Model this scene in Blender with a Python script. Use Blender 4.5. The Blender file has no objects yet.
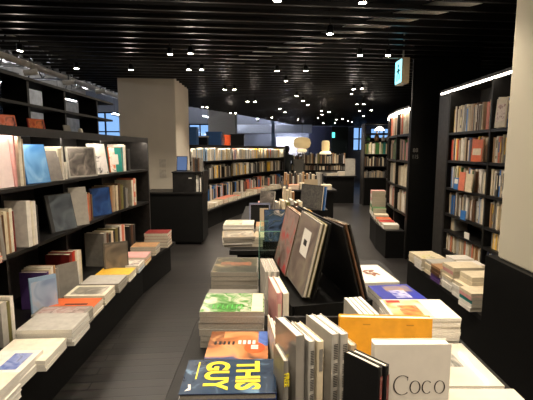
import bpy, bmesh, math, random
from mathutils import Vector, Matrix
random.seed(11)
R = random.Random(5)
C = bpy.context.scene.collection
sc = bpy.context.scene
F = 400.0; PITCH = math.atan(50/400); CP, SP = math.cos(PITCH), math.sin(PITCH); EYE = 1.55

def at(px, py, Y=None, Z=None):
    u = (px-266.5)/F; v = (200-py)/F
    d = Vector((u, CP+v*SP, -SP+v*CP))
    t = (Z-EYE)/d.z if Z is not None else Y/d.y
    return Vector((d.x*t, d.y*t, EYE+d.z*t))
def proj(p):
    z = p.z-EYE; fw = p.y*CP-z*SP; up = p.y*SP+z*CP
    if fw < .15: fw = .15
    return (266.5+F*p.x/fw, 200-F*up/fw)

# ------------------------------------------------------------------ materials
def lin(c):
    return tuple(((x/255)/12.92 if x/255 <= .04045 else ((x/255+.055)/1.055)**2.4) for x in c)+(1,)
MATS = {}
def mat(name, rgb, rough=.5, metal=0, emis=0, var=.06, scale=30, spec=.5, coat=0, bump=0):
    if name in MATS: return MATS[name]
    m = bpy.data.materials.new(name); m.use_nodes = True
    nt = m.node_tree; b = nt.nodes['Principled BSDF']
    b.inputs['Roughness'].default_value = rough; b.inputs['Metallic'].default_value = metal
    b.inputs['Specular IOR Level'].default_value = spec
    b.inputs['Coat Weight'].default_value = coat
    c = lin(rgb)
    if emis:
        b.inputs['Base Color'].default_value = c
        b.inputs['Emission Color'].default_value = c; b.inputs['Emission Strength'].default_value = emis
    else:
        tc = nt.nodes.new('ShaderNodeTexCoord'); n = nt.nodes.new('ShaderNodeTexNoise')
        n.inputs['Scale'].default_value = scale
        r = nt.nodes.new('ShaderNodeValToRGB')
        r.color_ramp.elements[0].color = tuple(x*(1-var*2) for x in c[:3])+(1,)
        r.color_ramp.elements[1].color = tuple(min(1, x*(1+var*2)) for x in c[:3])+(1,)
        r.color_ramp.elements[0].position = .3; r.color_ramp.elements[1].position = .7
        nt.links.new(tc.outputs['Object'], n.inputs['Vector']); nt.links.new(n.outputs['Fac'], r.inputs['Fac'])
        nt.links.new(r.outputs['Color'], b.inputs['Base Color'])
        if bump:
            bp = nt.nodes.new('ShaderNodeBump'); bp.inputs['Strength'].default_value = bump; bp.inputs['Distance'].default_value = .01
            nt.links.new(n.outputs['Fac'], bp.inputs['Height']); nt.links.new(bp.outputs['Normal'], b.inputs['Normal'])
    MATS[name] = m; return m
def pic(name, cols, scale=8, rough=.3, kind='noise', distort=1.5, stretch=(1, 1, 1)):
    """printed picture: patches of ink in several colours"""
    if name in MATS: return MATS[name]
    m = bpy.data.materials.new(name); m.use_nodes = True
    nt = m.node_tree; b = nt.nodes['Principled BSDF']; b.inputs['Roughness'].default_value = rough
    tc = nt.nodes.new('ShaderNodeTexCoord'); mp = nt.nodes.new('ShaderNodeMapping')
    mp.inputs['Scale'].default_value = stretch
    nt.links.new(tc.outputs['Object'], mp.inputs['Vector'])
    if kind == 'voronoi':
        n = nt.nodes.new('ShaderNodeTexVoronoi'); n.inputs['Scale'].default_value = scale; out = n.outputs['Distance']
    elif kind == 'wave':
        n = nt.nodes.new('ShaderNodeTexWave'); n.inputs['Scale'].default_value = scale; n.inputs['Distortion'].default_value = distort*4; out = n.outputs['Fac']
    else:
        n = nt.nodes.new('ShaderNodeTexNoise'); n.inputs['Scale'].default_value = scale; n.inputs['Distortion'].default_value = distort; out = n.outputs['Fac']
    nt.links.new(mp.outputs['Vector'], n.inputs['Vector'])
    r = nt.nodes.new('ShaderNodeValToRGB'); cr = r.color_ramp
    k = len(cols)
    cr.elements[0].color = lin(cols[0]); cr.elements[0].position = .3
    cr.elements[1].color = lin(cols[-1]); cr.elements[1].position = .7
    for i in range(1, k-1):
        e = cr.elements.new(.3+.4*i/(k-1)); e.color = lin(cols[i])
    nt.links.new(out, r.inputs['Fac']); nt.links.new(r.outputs['Color'], b.inputs['Base Color'])
    MATS[name] = m; return m

BLACK = mat('black laminate', (9, 9, 8), .5, var=.15, spec=.25)
BLACKW = mat('black stained wood', (21, 20, 19), .45, var=.25, scale=14, spec=.35)
WOODG = mat('dark grey wood veneer', (42, 40, 38), .5, var=.2, scale=18)
CREAMW = mat('cream plaster', (186, 180, 160), .8, var=.01, scale=3)
GREYW = mat('warm grey plaster', (196, 187, 170), .85, var=.02, scale=3)
CONC = mat('grey concrete', (150, 146, 136), .9, var=.1, scale=4)
DUCT = mat('galvanised duct', (140, 138, 132), .45, .5, var=.1)
LED = mat('led strip', (255, 240, 222), emis=22)
LENS = mat('lamp lens', (255, 232, 196), emis=60)
LEDS = mat('soft rim strip', (255, 240, 222), emis=7)
LEDV = mat('bright rim strip', (255, 240, 222), emis=10)
METAL = mat('black metal', (20, 20, 20), .4, .6)
PAGEC = mat('cream pages', (214, 204, 182), .8, var=.05, scale=200)
PAGEW = mat('white pages', (222, 217, 205), .75, var=.05, scale=200)
PAGEG = mat('grey pages', (150, 143, 130), .8, var=.08, scale=200)

COL = {
 'white': (226, 220, 208), 'cream': (212, 198, 168), 'ivory': (220, 212, 190), 'beige': (178, 160, 132), 'grey': (128, 124, 116),
 'pale grey': (172, 168, 158), 'charcoal': (52, 51, 50), 'black': (22, 21, 21), 'red': (176, 44, 30), 'dark red': (108, 26, 22),
 'orange': (206, 96, 44), 'yellow': (222, 178, 60), 'green': (66, 112, 62), 'teal': (40, 122, 116), 'blue': (48, 110, 178),
 'navy': (30, 44, 82), 'pale blue': (140, 168, 194), 'pink': (206, 150, 144), 'brown': (92, 66, 46), 'tan': (160, 122, 84),
 'purple': (82, 58, 112), 'olive': (112, 106, 60), 'salmon': (214, 120, 92)}
def cm(n):
    return mat('printed '+n, COL[n], .42, var=.05, scale=25)

# ------------------------------------------------------------------ mesh helpers
def link(name, bm, mats, parent=None, M=None, smooth=False):
    me = bpy.data.meshes.new(name)
    bmesh.ops.recalc_face_normals(bm, faces=bm.faces)
    bm.to_mesh(me); bm.free()
    for m in (mats if isinstance(mats, (list, tuple)) else [mats]): me.materials.append(m)
    if smooth:
        for p in me.polygons: p.use_smooth = True
    o = bpy.data.objects.new(name, me); C.objects.link(o)
    if parent: o.parent = parent
    if M is not None: o.matrix_local = M
    return o
def box(bm, a, b, mi=0, M=None):
    x0, y0, z0 = a; x1, y1, z1 = b
    vs = [Vector(p) for p in ((x0,y0,z0),(x1,y0,z0),(x1,y1,z0),(x0,y1,z0),(x0,y0,z1),(x1,y0,z1),(x1,y1,z1),(x0,y1,z1))]
    if M is not None: vs = [M @ v for v in vs]
    v = [bm.verts.new(p) for p in vs]
    for f in ((0,3,2,1),(4,5,6,7),(0,1,5,4),(1,2,6,5),(2,3,7,6),(3,0,4,7)):
        fc = bm.faces.new([v[i] for i in f]); fc.material_index = mi
def quad(bm, pts, mi=0):
    f = bm.faces.new([bm.verts.new(Vector(p)) for p in pts]); f.material_index = mi
def prism(bm, poly, z0, z1, mi=0):
    lo = [bm.verts.new((x, y, z0)) for x, y in poly]; hi = [bm.verts.new((x, y, z1)) for x, y in poly]
    n = len(poly)
    bm.faces.new(lo[::-1]).material_index = mi; bm.faces.new(hi).material_index = mi
    for i in range(n):
        bm.faces.new([lo[i], lo[(i+1) % n], hi[(i+1) % n], hi[i]]).material_index = mi
def lathe(bm, prof, seg=20, M=None, mi=0, cap=True):
    rings = []
    for r, z in prof:
        ring = []
        for k in range(seg):
            a = 2*math.pi*k/seg; p = Vector((r*math.cos(a), r*math.sin(a), z))
            ring.append(bm.verts.new(M @ p if M is not None else p))
        rings.append(ring)
    for i in range(len(rings)-1):
        for k in range(seg):
            bm.faces.new([rings[i][k], rings[i][(k+1) % seg], rings[i+1][(k+1) % seg], rings[i+1][k]]).material_index = mi
    if cap:
        bm.faces.new(rings[0][::-1]).material_index = mi; bm.faces.new(rings[-1]).material_index = mi
def tube(bm, a, b, r, seg=10, mi=0):
    a = Vector(a); b = Vector(b); d = b-a
    M = Matrix.Translation(a) @ d.to_track_quat('Z', 'Y').to_matrix().to_4x4()
    lathe(bm, [(r, 0), (r, d.length)], seg, M, mi)
def empty(name, loc=(0, 0, 0), label=None, cat=None, group=None, rz=0, M=None):
    o = bpy.data.objects.new(name, None); C.objects.link(o); o.empty_display_size = .1
    if M is not None: o.matrix_world = M
    else: o.location = loc; o.rotation_euler = (0, 0, rz)
    tag(o, label, cat, group); return o
def tag(o, label=None, cat=None, group=None, kind=None):
    if label: o['label'] = label
    if cat: o['category'] = cat
    if group: o['group'] = group
    if kind: o['kind'] = kind
    return o
def basis(o, x, y, z):
    M = Matrix((x, y, z)).transposed().to_4x4(); M.translation = o; return M

def text_mesh(name, s, m, parent, M, size, sx=1, extrude=.0004, align='CENTER', bold=0):
    cu = bpy.data.curves.new(name, 'FONT'); cu.body = s; cu.size = size; cu.extrude = extrude; cu.offset = bold
    cu.align_x = align; cu.align_y = 'CENTER'; cu.space_line = .8
    o = bpy.data.objects.new(name, cu); C.objects.link(o)
    bpy.context.view_layer.update()
    me = bpy.data.meshes.new_from_object(o.evaluated_get(bpy.context.evaluated_depsgraph_get()))
    bpy.data.objects.remove(o)
    me.materials.clear(); me.materials.append(m)
    q = bpy.data.objects.new(name, me); C.objects.link(q); q.parent = parent
    q.matrix_local = M @ Matrix.Diagonal((sx, 1, 1, 1)); return q

# ------------------------------------------------------------------ books
# local frame: x from spine to fore edge, z towards the head of the page, front cover on -y, thickness centred on y
def book_bm(w, h, t, pagei=1, soft=False, band=None, art=None, acc=2, parts=True):
    c = .0008 if soft else min(.0025, t*.18); ov = 0 if soft else .003
    bc = bmesh.new()
    box(bc, (0, -t/2, 0), (w, -t/2+c, h)); box(bc, (0, t/2-c, 0), (w, t/2, h))
    if soft or t < .012:
        box(bc, (-.0005, -t/2, 0), (c, t/2, h))
    else:
        k = .0035
        for i in range(4):
            a0 = -1+i/2; a1 = a0+.5
            y0 = a0*t/2; y1 = a1*t/2; x0 = -k*(1-a0*a0); x1 = -k*(1-a1*a1)
            vs = [bc.verts.new(p) for p in ((x0, y0, 0), (x1, y1, 0), (x1, y1, h), (x0, y0, h), (c, y0, 0), (c, y1, 0), (c, y1, h), (c, y0, h))]
            for f in ((0,1,2,3), (4,7,6,5), (0,4,5,1), (3,2,6,7)): bc.faces.new([vs[j] for j in f])
    e = .0006+(.0036 if (not soft and t >= .012) else .0006)
    if band:
        for z0, z1 in band:
            quad(bc, [(-e, -t*.3, h*z0), (-e, t*.3, h*z0), (-e, t*.3, h*z1), (-e, -t*.3, h*z1)], 1)
    if art:
        for i, (x0, z0, x1, z1) in enumerate(art):
            y = -t/2-.0004*(i+1)
            quad(bc, [(w*x0, y, h*z0), (w*x1, y, h*z0), (w*x1, y, h*z1), (w*x0, y, h*z1)], 2+i)
    bp = bmesh.new()
    box(bp, (c, -t/2+c, ov), (w-ov-.0006, t/2-c, h-ov-.0004))
    return bc, bp
BOOKS = []
def book(M, w, h, t, color, label, group=None, pages=None, soft=False, band=None, bandc=None, art=None, artm=None, must=False, name=None, coverm=None, cat='book', title=None):
    d = dict(M=M, w=w, h=h, t=t, color=color, label=label, group=group, pages=pages or PAGEC, soft=soft, band=band, bandc=bandc,
             art=art, artm=artm, must=must, name=name or ('paperback_book' if soft else 'hardcover_book'), coverm=coverm, cat=cat, title=title)
    BOOKS.append(d); return d
def seen_area(d):
    pts = [proj(d['M'] @ Vector((x, y, z))) for x in (0, d['w']) for y in (-d['t']/2, d['t']/2) for z in (0, d['h'])]
    xs = [p[0] for p in pts]; ys = [p[1] for p in pts]
    x0, x1, y0, y1 = max(0, min(xs)), min(533, max(xs)), max(0, min(ys)), min(400, max(ys))
    if x1 <= x0 or y1 <= y0: return 0
    return (x1-x0)*(y1-y0)
USED = set()
def build_books(limit=330):
    vis = [d for d in BOOKS if d['must'] or seen_area(d) > 0]
    vis.sort(key=lambda d: (-1 if d['must'] else 0, -seen_area(d)))
    rest = bmesh.new(); rmats = []; n = 0
    for i, d in enumerate(vis):
        cov = d['coverm'] or cm(d['color'])
        if i < limit:
            bc, bp = book_bm(d['w'], d['h'], d['t'], soft=d['soft'], band=d['band'], art=d['art'])
            r = empty(d['name'], M=d['M'], label=d['label'], cat=d['cat'], group=d['group'])
            mats = [cov, d['bandc'] or PAGEW]+list(d['artm'] or [])
            link('cover', bc, mats, r); link('page_block', bp, d['pages'], r)
            if d['title']: d['title'](r, d)
        else:
            for mm in (cov, d['pages']):
                if mm not in rmats: rmats.append(mm)
            a, b = rmats.index(cov), rmats.index(d['pages'])
            w, h, t = d['w'], d['h'], d['t']; M = d['M']
            box(rest, (0, -t/2, 0), (w, -t/2+.0015, h), a, M); box(rest, (0, t/2-.0015, 0), (w, t/2, h), a, M)
            box(rest, (-.001, -t/2+.001, 0), (.001, t/2-.001, h), a, M)
            box(rest, (.001, -t/2+.0015, .002), (w-.002, t/2-.0015, h-.002), b, M)
            n += 1
    if n:
        o = link('distant_books', rest, rmats)
        tag(o, 'small indistinct books filling the far bookcases and tables', 'books', kind='stuff')
    print('BOOKS', len(BOOKS), 'visible', len(vis), 'stuff', n)

ORD = ['first', 'second', 'third', 'fourth', 'fifth', 'sixth', 'seventh', 'eighth', 'ninth', 'tenth', 'eleventh', 'twelfth', 'thirteenth', 'fourteenth', 'fifteenth',
       'sixteenth', 'seventeenth', 'eighteenth', 'nineteenth', 'twentieth', 'twenty-first', 'twenty-second', 'twenty-third', 'twenty-fourth', 'twenty-fifth', 'twenty-sixth', 'twenty-seventh', 'twenty-eighth', 'twenty-ninth', 'thirtieth']
UP = Vector((0, 0, 1))
def poly_at(pts, s):
    for a, b in zip(pts, pts[1:]):
        a = Vector(a); b = Vector(b); l = (b-a).length
        if s <= l: return a+(b-a)*(s/l), (b-a).normalized()
        s -= l
    return Vector(pts[-1]), (Vector(pts[-1])-Vector(pts[-2])).normalized()
def row(pts, side, z, items, where, end, group, inset=.02, start=.0):
    """upright books, spines out. pts: front polyline (xy) from the end named `end`; side=+1 if the viewer is to the right of travel"""
    s = start; out = []
    total = sum((Vector(b)-Vector(a)).length for a, b in zip(pts, pts[1:]))
    for it in items:
        if isinstance(it, (int, float)): s += it; continue
        t = it['t']
        if s+t > total: break
        p, u = poly_at(pts, s+t/2)
        n = Vector((u.y, -u.x))*side
        n3 = Vector((n.x, n.y, 0)); o = Vector((p.x, p.y, z))-n3*(inset+it.get('back', 0))
        x = -n3; y = UP.cross(x)
        M = basis(o, x, y, UP)
        if it.get('lean'):
            M = Matrix.Translation(o) @ Matrix.Rotation(it['lean'], 4, x) @ Matrix.Translation(-o) @ M
        out.append((it, M)); s += t+it.get('gap', .0012)
    for i, (it, M) in enumerate(out):
        size = 'slim' if it['t'] < .018 else ('thick' if it['t'] > .032 else '')
        l = out[i-1][0]['c'] if i else None; r_ = out[i+1][0]['c'] if i < len(out)-1 else None
        adj = (size+' ' if size else '')+it['c']
        if l and r_: lab = f"{adj} book between {l} and {r_} ones, {where}"
        else: lab = f"{adj} book at the {'start' if i==0 else 'finish'} of the row, {where}"
        if lab in USED or len(lab.split()) > 16: lab = f"{adj} book, {ORD[min(i, 29)]} from {end}, {where}"
        if len(lab.split()) > 16: lab = f"{it['c']} book, {ORD[min(i, 29)]} from {end}, {where}"
        if len(lab.split()) > 16: lab = f"{it['c']} book {ORD[min(i, 29)]} in {where}"
        USED.add(lab)
        if 'label' in it: lab = it['label']
        book(M, it['w'], it['h'], it['t'], it['c'], lab, group, pages=it.get('pages'), soft=it.get('soft', False), band=it.get('band'), bandc=it.get('bandc'))
BANDS = [[(.72, .86)], [(.15, .25), (.55, .85)], [(.4, .8)], None, [(.08, .16), (.6, .66)], [(.3, .9)]]
def rnd(n, pal, t=(.012, .03), h=(.2, .26), w=(.14, .18), gaps=.05, soft=.5):
    out = []
    for i in range(n):
        if gaps > .07 and R.random() < .08: out.append(R.uniform(.03, .1))
        c = R.choice(pal); light = sum(COL[c]) > 380
        it = dict(t=R.uniform(*t), h=R.uniform(*h), w=R.uniform(*w), c=c, soft=R.random() < soft, band=R.choice(BANDS),
                  bandc=cm(R.choice(['charcoal', 'red', 'navy', 'brown', 'blue', 'grey', 'olive'])) if light else cm(R.choice(['white', 'cream', 'yellow'])),
                  back=R.uniform(0, .02))
        if R.random() < gaps: it['lean'] = R.choice([-1, 1])*R.uniform(.03, .08); it['gap'] = it['h']*.09; 
        out.append(it)
    return out
def faceout(px0, c, w, h, t, label, tilt=.15, yaw=0, z=None, pos=None, art=None, artm=None, color=None, **k):
    """book standing on its tail, cover towards direction yaw (0 = +x)"""
    n = Vector((math.cos(yaw), math.sin(yaw), 0))
    y = -n; x = y.cross(UP)
    o = Vector(pos)-x*(w/2)+n*(t/2)
    M = basis(o, x, y, UP)
    M = Matrix.Translation(o) @ Matrix.Rotation(tilt, 4, -x) @ Matrix.Translation(-o) @ M
    return book(M, w, h, t, color or c, label, art=art, artm=artm, must=True, **k)
def stack(cx, cy, z, ang, items, topshort, topart=None, topm=None, topcolor=None, group=None, toplabel=None, title=None, jit=.004, head=None, cat='book', must=False, soft=True):
    """lying books, bottom to top; items = (w across travel x, length y, thickness, colour[, pages])"""
    n = len(items); zz = z
    for i, it in enumerate(items):
        w, l, t, c = it[:4]; pg = it[4] if len(it) > 4 else None
        a = ang+(R.uniform(-.03, .03) if i < n-1 else 0)
        # head of page direction
        hd = Vector((-math.sin(a), math.cos(a), 0)) if head is None else (Matrix.Rotation(a, 3, 'Z') @ Vector(head))
        y = -UP; x = y.cross(hd)
        jx, jy = (R.uniform(-jit, jit), R.uniform(-jit, jit)) if i < n-1 else (0, 0)
        o = Vector((cx+jx, cy+jy, zz+t/2))-x*(w/2)-hd*(l/2)
        M = basis(o, x, y, hd); top = i == n-1
        lab = toplabel if (top and toplabel) else (f"{c} book on top, {topshort}" if top else f"{c} book {ORD[n-1-i]} from top under {topshort}")
        book(M, w, l, t, c, lab, group, pages=pg, soft=soft, art=topart if top else None, artm=topm if top else None, title=title if top else None, must=top or must, cat=cat)
        zz += t+.0006
    return zz

# ------------------------------------------------------------------ bookcase along a polyline
def offset(pts, d):
    out = []
    for i, p in enumerate(pts):
        ns = []
        for a, b in ((i-1, i), (i, i+1)):
            if a >= 0 and b < len(pts):
                u = (Vector(pts[b])-Vector(pts[a])).normalized(); ns.append(Vector((u.y, -u.x)))
        n = sum(ns, Vector((0, 0))).normalized(); out.append((p[0]+n.x*d, p[1]+n.y*d))
    return out
def bookcase(label, pts, side, depth, levels, ztop, ledge=None, ledge_z=.4, thick=.03, posts=None, led=True, back=True, endt=.03, base=0, topdepth=None, group=None, name='bookcase', toe=.07, vled=False, ledge_pts=None, divrec=-.004):
    # ledge_pts: longer front line for the ledge where it runs on past the shelves
    r = empty(name, (pts[0][0], pts[0][1], 0), label, 'bookcase', group)
    o = Vector((pts[0][0], pts[0][1]))
    L = [(p[0]-o.x, p[1]-o.y) for p in pts]
    bk = offset(L, -depth*side)
    def strip(a, b, z0, z1):
        bm = bmesh.new()
        for i in range(len(a)-1): prism(bm, [a[i], a[i+1], b[i+1], b[i]], z0, z1)
        bmesh.ops.remove_doubles(bm, verts=bm.verts, dist=1e-5)
        return bm
    for z in levels: link('shelf', strip(L, bk, z-thick, z), BLACKW, r)
    link('top_board', strip(offset(L, .01*side), bk if topdepth is None else offset(L, -topdepth*side), ztop-.03, ztop), BLACKW, r)
    if back: link('back_panel', strip(bk, offset(L, -(depth+.02)*side), base, ztop-.03), WOODG, r)
    idx = posts if posts is not None else range(len(pts))
    for k, i in enumerate(idx):
        a = Vector(L[i]); b = Vector(bk[i]); u = (b-a).normalized(); n = Vector((-u.y, u.x))
        tt = endt if i in (0, len(pts)-1) else .025
        bm = bmesh.new()
        rec = divrec if i not in (0, len(pts)-1) else -.004
        q = [a+n*tt/2+u*rec, a-n*tt/2+u*rec, b-n*tt/2, b+n*tt/2]
        prism(bm, [(v.x, v.y) for v in q], base, ztop-.03)
        link('side_panel' if i in (0, len(pts)-1) else 'divider', bm, WOODG if i in (0, len(pts)-1) else BLACKW, r)
    if led:
        a = offset(L, (-.03 if not vled else .008)*side); b = offset(L, (-.06 if not vled else -.02)*side)
        link('led_strip', strip(a, b, ztop-.038 if not vled else ztop-(.045 if ztop > 2.2 else .065), ztop-.031), LED if not vled else (LEDS if ztop > 2.2 else LEDV), r)
        if not vled: link('front_lip', strip(offset(L, .01*side), offset(L, -.008*side), ztop-.06, ztop-.03), BLACKW, r)
    if ledge:
        K = L if ledge_pts is None else [(p[0]-o.x, p[1]-o.y) for p in ledge_pts]
        f = offset(K, ledge*side)
        link('ledge', strip(f, K, ledge_z-.035, ledge_z), BLACKW, r)
        link('plinth', strip(offset(K, (ledge-toe)*side), offset(K, .001*side), 0, ledge_z-.035), BLACK, r)
        link('base', strip(L, bk, 0, levels[-1]-thick if levels else .3), BLACK, r)
    return r

# ================================================================== SETTING
def struct(name, bm, m):
    o = link(name, bm, m); o['kind'] = 'structure'; return o
def floor_mat():
    m = bpy.data.materials.new('dark wood planks'); m.use_nodes = True; nt = m.node_tree; b = nt.nodes['Principled BSDF']
    tc = nt.nodes.new('ShaderNodeTexCoord'); mp = nt.nodes.new('ShaderNodeMapping'); mp.inputs['Rotation'].default_value = (0, 0, math.radians(-5))
    br = nt.nodes.new('ShaderNodeTexBrick'); br.inputs['Scale'].default_value = 1
    br.inputs['Brick Width'].default_value = 1.9; br.inputs['Row Height'].default_value = .09; br.inputs['Mortar Size'].default_value = .005
    br.inputs['Color1'].default_value = lin((54, 51, 48)); br.inputs['Color2'].default_value = lin((37, 35, 34)); br.inputs['Mortar'].default_value = lin((6, 6, 6))
    no = nt.nodes.new('ShaderNodeTexNoise'); no.inputs['Scale'].default_value = 6
    mp2 = nt.nodes.new('ShaderNodeMapping'); mp2.inputs['Scale'].default_value = (1, 14, 1)
    mx = nt.nodes.new('ShaderNodeMix'); mx.data_type = 'RGBA'; mx.blend_type = 'MULTIPLY'; mx.inputs[0].default_value = .6
    nt.links.new(tc.outputs['Object'], mp.inputs['Vector']); nt.links.new(mp.outputs['Vector'], br.inputs['Vector'])
    nt.links.new(tc.outputs['Object'], mp2.inputs['Vector']); nt.links.new(mp2.outputs['Vector'], no.inputs['Vector'])
    nt.links.new(br.outputs['Color'], mx.inputs[6]); nt.links.new(no.outputs['Color'], mx.inputs[7]); nt.links.new(mx.outputs[2], b.inputs['Base Color'])
    b.inputs['Roughness'].default_value = .38
    bp = nt.nodes.new('ShaderNodeBump'); bp.inputs['Strength'].default_value = .3; bp.inputs['Distance'].default_value = .003
    nt.links.new(br.outputs['Fac'], bp.inputs['Height']); bp.invert = True; nt.links.new(bp.outputs['Normal'], b.inputs['Normal'])
    return m
bm = bmesh.new(); box(bm, (-9.5, -3, -.1), (7.2, 21.3, 0)); struct('floor', bm, floor_mat())
# slatted dark ceiling over the shop, bounded by a diagonal edge on the left
EDGE = [(-3.22, -3), (-3.22, 8.8), (-2.17, 11.6), (-.93, 14.2), (1.75, 20.95)]
def edge_x(y):
    for a, b in zip(EDGE, EDGE[1:]):
        if a[1] <= y <= b[1]: return a[0]+(b[0]-a[0])*(y-a[1])/(b[1]-a[1])
    return EDGE[0][0] if y < EDGE[0][1] else EDGE[-1][0]
CBLK = mat('black ceiling paint', (9, 9, 9), .9, spec=.2)
bm = bmesh.new(); prism(bm, EDGE+[(7, 21), (7, -3)], 3.0, 3.1); struct('ceiling', bm, CBLK)
bm = bmesh.new(); th = math.tan(math.radians(5.5)); y = -1.5
SLAT = mat('black slat', (17, 16, 15), .42, var=.2, spec=.4)
while y < 20.9:
    x0 = edge_x(y-.4); y0 = y+x0*th; y1 = y+7*th
    x0 = edge_x(min(20.9, y0))
    if y1 < 20.95: prism(bm, [(x0, y0), (6.95, y1), (6.95, y1+.035), (x0, y0+.03)], 2.76, 2.797)
    y += .228
struct('trim_1', bm, SLAT)
bm = bmesh.new(); box(bm, (-9.5, -3, 4.6), (3, 21.3, 4.7)); struct('trim_2', bm, CONC)   # raised concrete soffit
bm = bmesh.new(); prism(bm, [(a[0]-.04, a[1]) for a in EDGE]+[(a[0], a[1]) for a in EDGE[::-1]], 2.98, 4.6); struct('trim_3', bm, CONC)
GLASS = bpy.data.materials.new('window glass'); GLASS.use_nodes = True
nt = GLASS.node_tree; nt.nodes.clear()
o_ = nt.nodes.new('ShaderNodeOutputMaterial'); t_ = nt.nodes.new('ShaderNodeBsdfTransparent'); g_ = nt.nodes.new('ShaderNodeBsdfGlossy'); g_.inputs['Roughness'].default_value = .05
f_ = nt.nodes.new('ShaderNodeFresnel'); f_.inputs[0].default_value = 1.4; mx_ = nt.nodes.new('ShaderNodeMixShader')
nt.links.new(f_.outputs[0], mx_.inputs[0]); nt.links.new(t_.outputs[0], mx_.inputs[1]); nt.links.new(g_.outputs[0], mx_.inputs[2]); nt.links.new(mx_.outputs[0], o_.inputs[0])
def window(n, axis, pos, a0, a1, z0, z1, nm):
    """opening frame + one pane; axis 'x' = wall at x=pos running in y"""
    r = bpy.data.objects.new('window_%d' % n, None); C.objects.link(r); r['kind'] = 'structure'
    P = (lambda a, d, z: (pos+d, a, z)) if axis == 'x' else (lambda a, d, z: (a, pos+d, z))
    def bx(bm, a, b, za, zb, d=.05):
        p, q = P(a, -d, za), P(b, d, zb)
        box(bm, tuple(map(min, p, q)), tuple(map(max, p, q)))
    bm = bmesh.new()
    bx(bm, a0, a1, z0, z0+.06); bx(bm, a0, a1, z1-.06, z1); bx(bm, a0, a0+.06, z0, z1); bx(bm, a1-.06, a1, z0, z1)
    for k in range(1, nm): x = a0+(a1-a0)*k/nm; bx(bm, x-.03, x+.03, z0, z1)
    bx(bm, a0, a1, (z0+z1)/2-.03, (z0+z1)/2+.03, .03)
    link('window_frame', bm, METAL, r)
    bm = bmesh.new(); bx(bm, a0, a1, z0, z1, .004); link('pane', bm, GLASS, r)
WALLD = mat('dark grey wall paint', (44, 44, 46), .8)
NAVY = mat('navy wall paint', (22, 28, 52), .7)
# walls with openings
def wall(name, axis, pos, a0, a1, z0, z1, holes, m):
    bm = bmesh.new(); holes = sorted(holes); a = a0
    def bx(p0, p1, q0, q1):
        if p1-p0 < 1e-4 or q1-q0 < 1e-4: return
        if axis == 'x': box(bm, (min(pos, pos+.2*(1 if pos > 0 else -1)), p0, q0), (max(pos, pos+.2*(1 if pos > 0 else -1)), p1, q1))
        else: box(bm, (p0, min(pos, pos+(.2 if pos > 0 else -.2)), q0), (p1, max(pos, pos+(.2 if pos > 0 else -.2)), q1))
    for h in holes:
        bx(a, h[0], z0, z1); bx(h[0], h[1], z0, h[2]); bx(h[0], h[1], h[3], z1); a = h[1]
    bx(a, a1, z0, z1); return struct(name, bm, m)
wall('wall_left', 'x', -9.3, -3, 21.3, 0, 4.65, [(10.5, 15.5, 1.0, 4.4)], CONC)
window(1, 'x', -9.4, 10.5, 15.5, 1.0, 4.4, 4)
wall('wall_back', 'y', 21.1, -9.3, 7, 0, 4.65, [(-9.2, -5.2, 1.5, 3.5), (-4.6, -2.9, 1.6, 2.9), (4.5, 5.2, 1.5, 2.75), (5.4, 6.5, 2.1, 2.7)], mat('blue grey wall paint', (120, 126, 138), .8))
window(2, 'y', 21.2, -9.2, -5.2, 1.5, 3.5, 5)
window(3, 'y', 21.2, -4.6, -2.9, 1.6, 2.9, 3)
window(4, 'y', 21.2, 4.5, 5.2, 1.5, 2.75, 2)
window(5, 'y', 21.2, 5.4, 6.5, 2.1, 2.7, 3)
wall('wall_right', 'x', 7.0, -3, 21.3, 0, 3.05, [], WALLD)
wall('wall_front', 'y', -3.0, -9.3, 7, 0, 4.65, [], WALLD)
bm = bmesh.new(); box(bm, (2.2, 20.9, 0), (3.35, 21.08, 2.74)); struct('trim_4', bm, NAVY)
bm = bmesh.new(); box(bm, (3.36, 20.85, 0), (4.2, 21.08, 2.74)); struct('trim_5', bm, mat('dark green board', (24, 34, 24), .7))
bm = bmesh.new(); box(bm, (-1.8, 19.2, 2.36), (2.15, 19.8, 2.74)); struct('trim_6', bm, mat('pale blue grey bulkhead', (205, 215, 235), .8))
bm = bmesh.new(); box(bm, (.5, 20.6, 0), (1.9, 20.85, 2.2)); struct('trim_7', bm, mat('white display wall', (225, 222, 228), .7))
bm = bmesh.new(); box(bm, (.22, 17.9, 0), (.36, 18.1, 4.6)); struct('trim_8', bm, mat('steel blue post', (70, 90, 115), .5))

# square columns
def column(label, x0, x1, y0, y1, z1=3.3, wz=0, faces=None):
    r = empty('column', ((x0+x1)/2, (y0+y1)/2, 0), label, 'column')
    w, d = (x1-x0)/2, (y1-y0)/2
    bm = bmesh.new(); box(bm, (-w, -d, wz), (w, d, z1)); bmesh.ops.bevel(bm, geom=bm.edges[:], offset=.01, segments=2, affect='EDGES')
    link('shaft', bm, CREAMW if faces is None else faces, r)
    if wz:
        bm = bmesh.new(); box(bm, (-w-.04, -d-.04, 0), (w+.04, d+.06, wz)); link('wainscot', bm, BLACK, r)
    return r
col1 = column('grey beige square column rising behind the left bookcase', -2.57, -1.585, 7.08, 8.3, 3.05, 0, GREYW)
column('square column in the distance above the far bookcase, blue tinted left side', -2.0, -1.08, 13.9, 14.9, 4.58, 0, mat('pale plaster', (160, 160, 158), .8))
col3 = column('cream column at the right edge with black lower cladding', 1.45, 2.1, -.6, 2.45, 2.98, .88)
bm = bmesh.new(); box(bm, (0, -.3, -.001), (.014, .3, .42)); o = link('framed_print', bm, [mat('tan print', (205, 165, 110), .6)], None, Matrix.Translation((1.429, 1.83, 1.46)))
tag(o, 'tan edged print with grey foot on the cream right column', 'picture')
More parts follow.
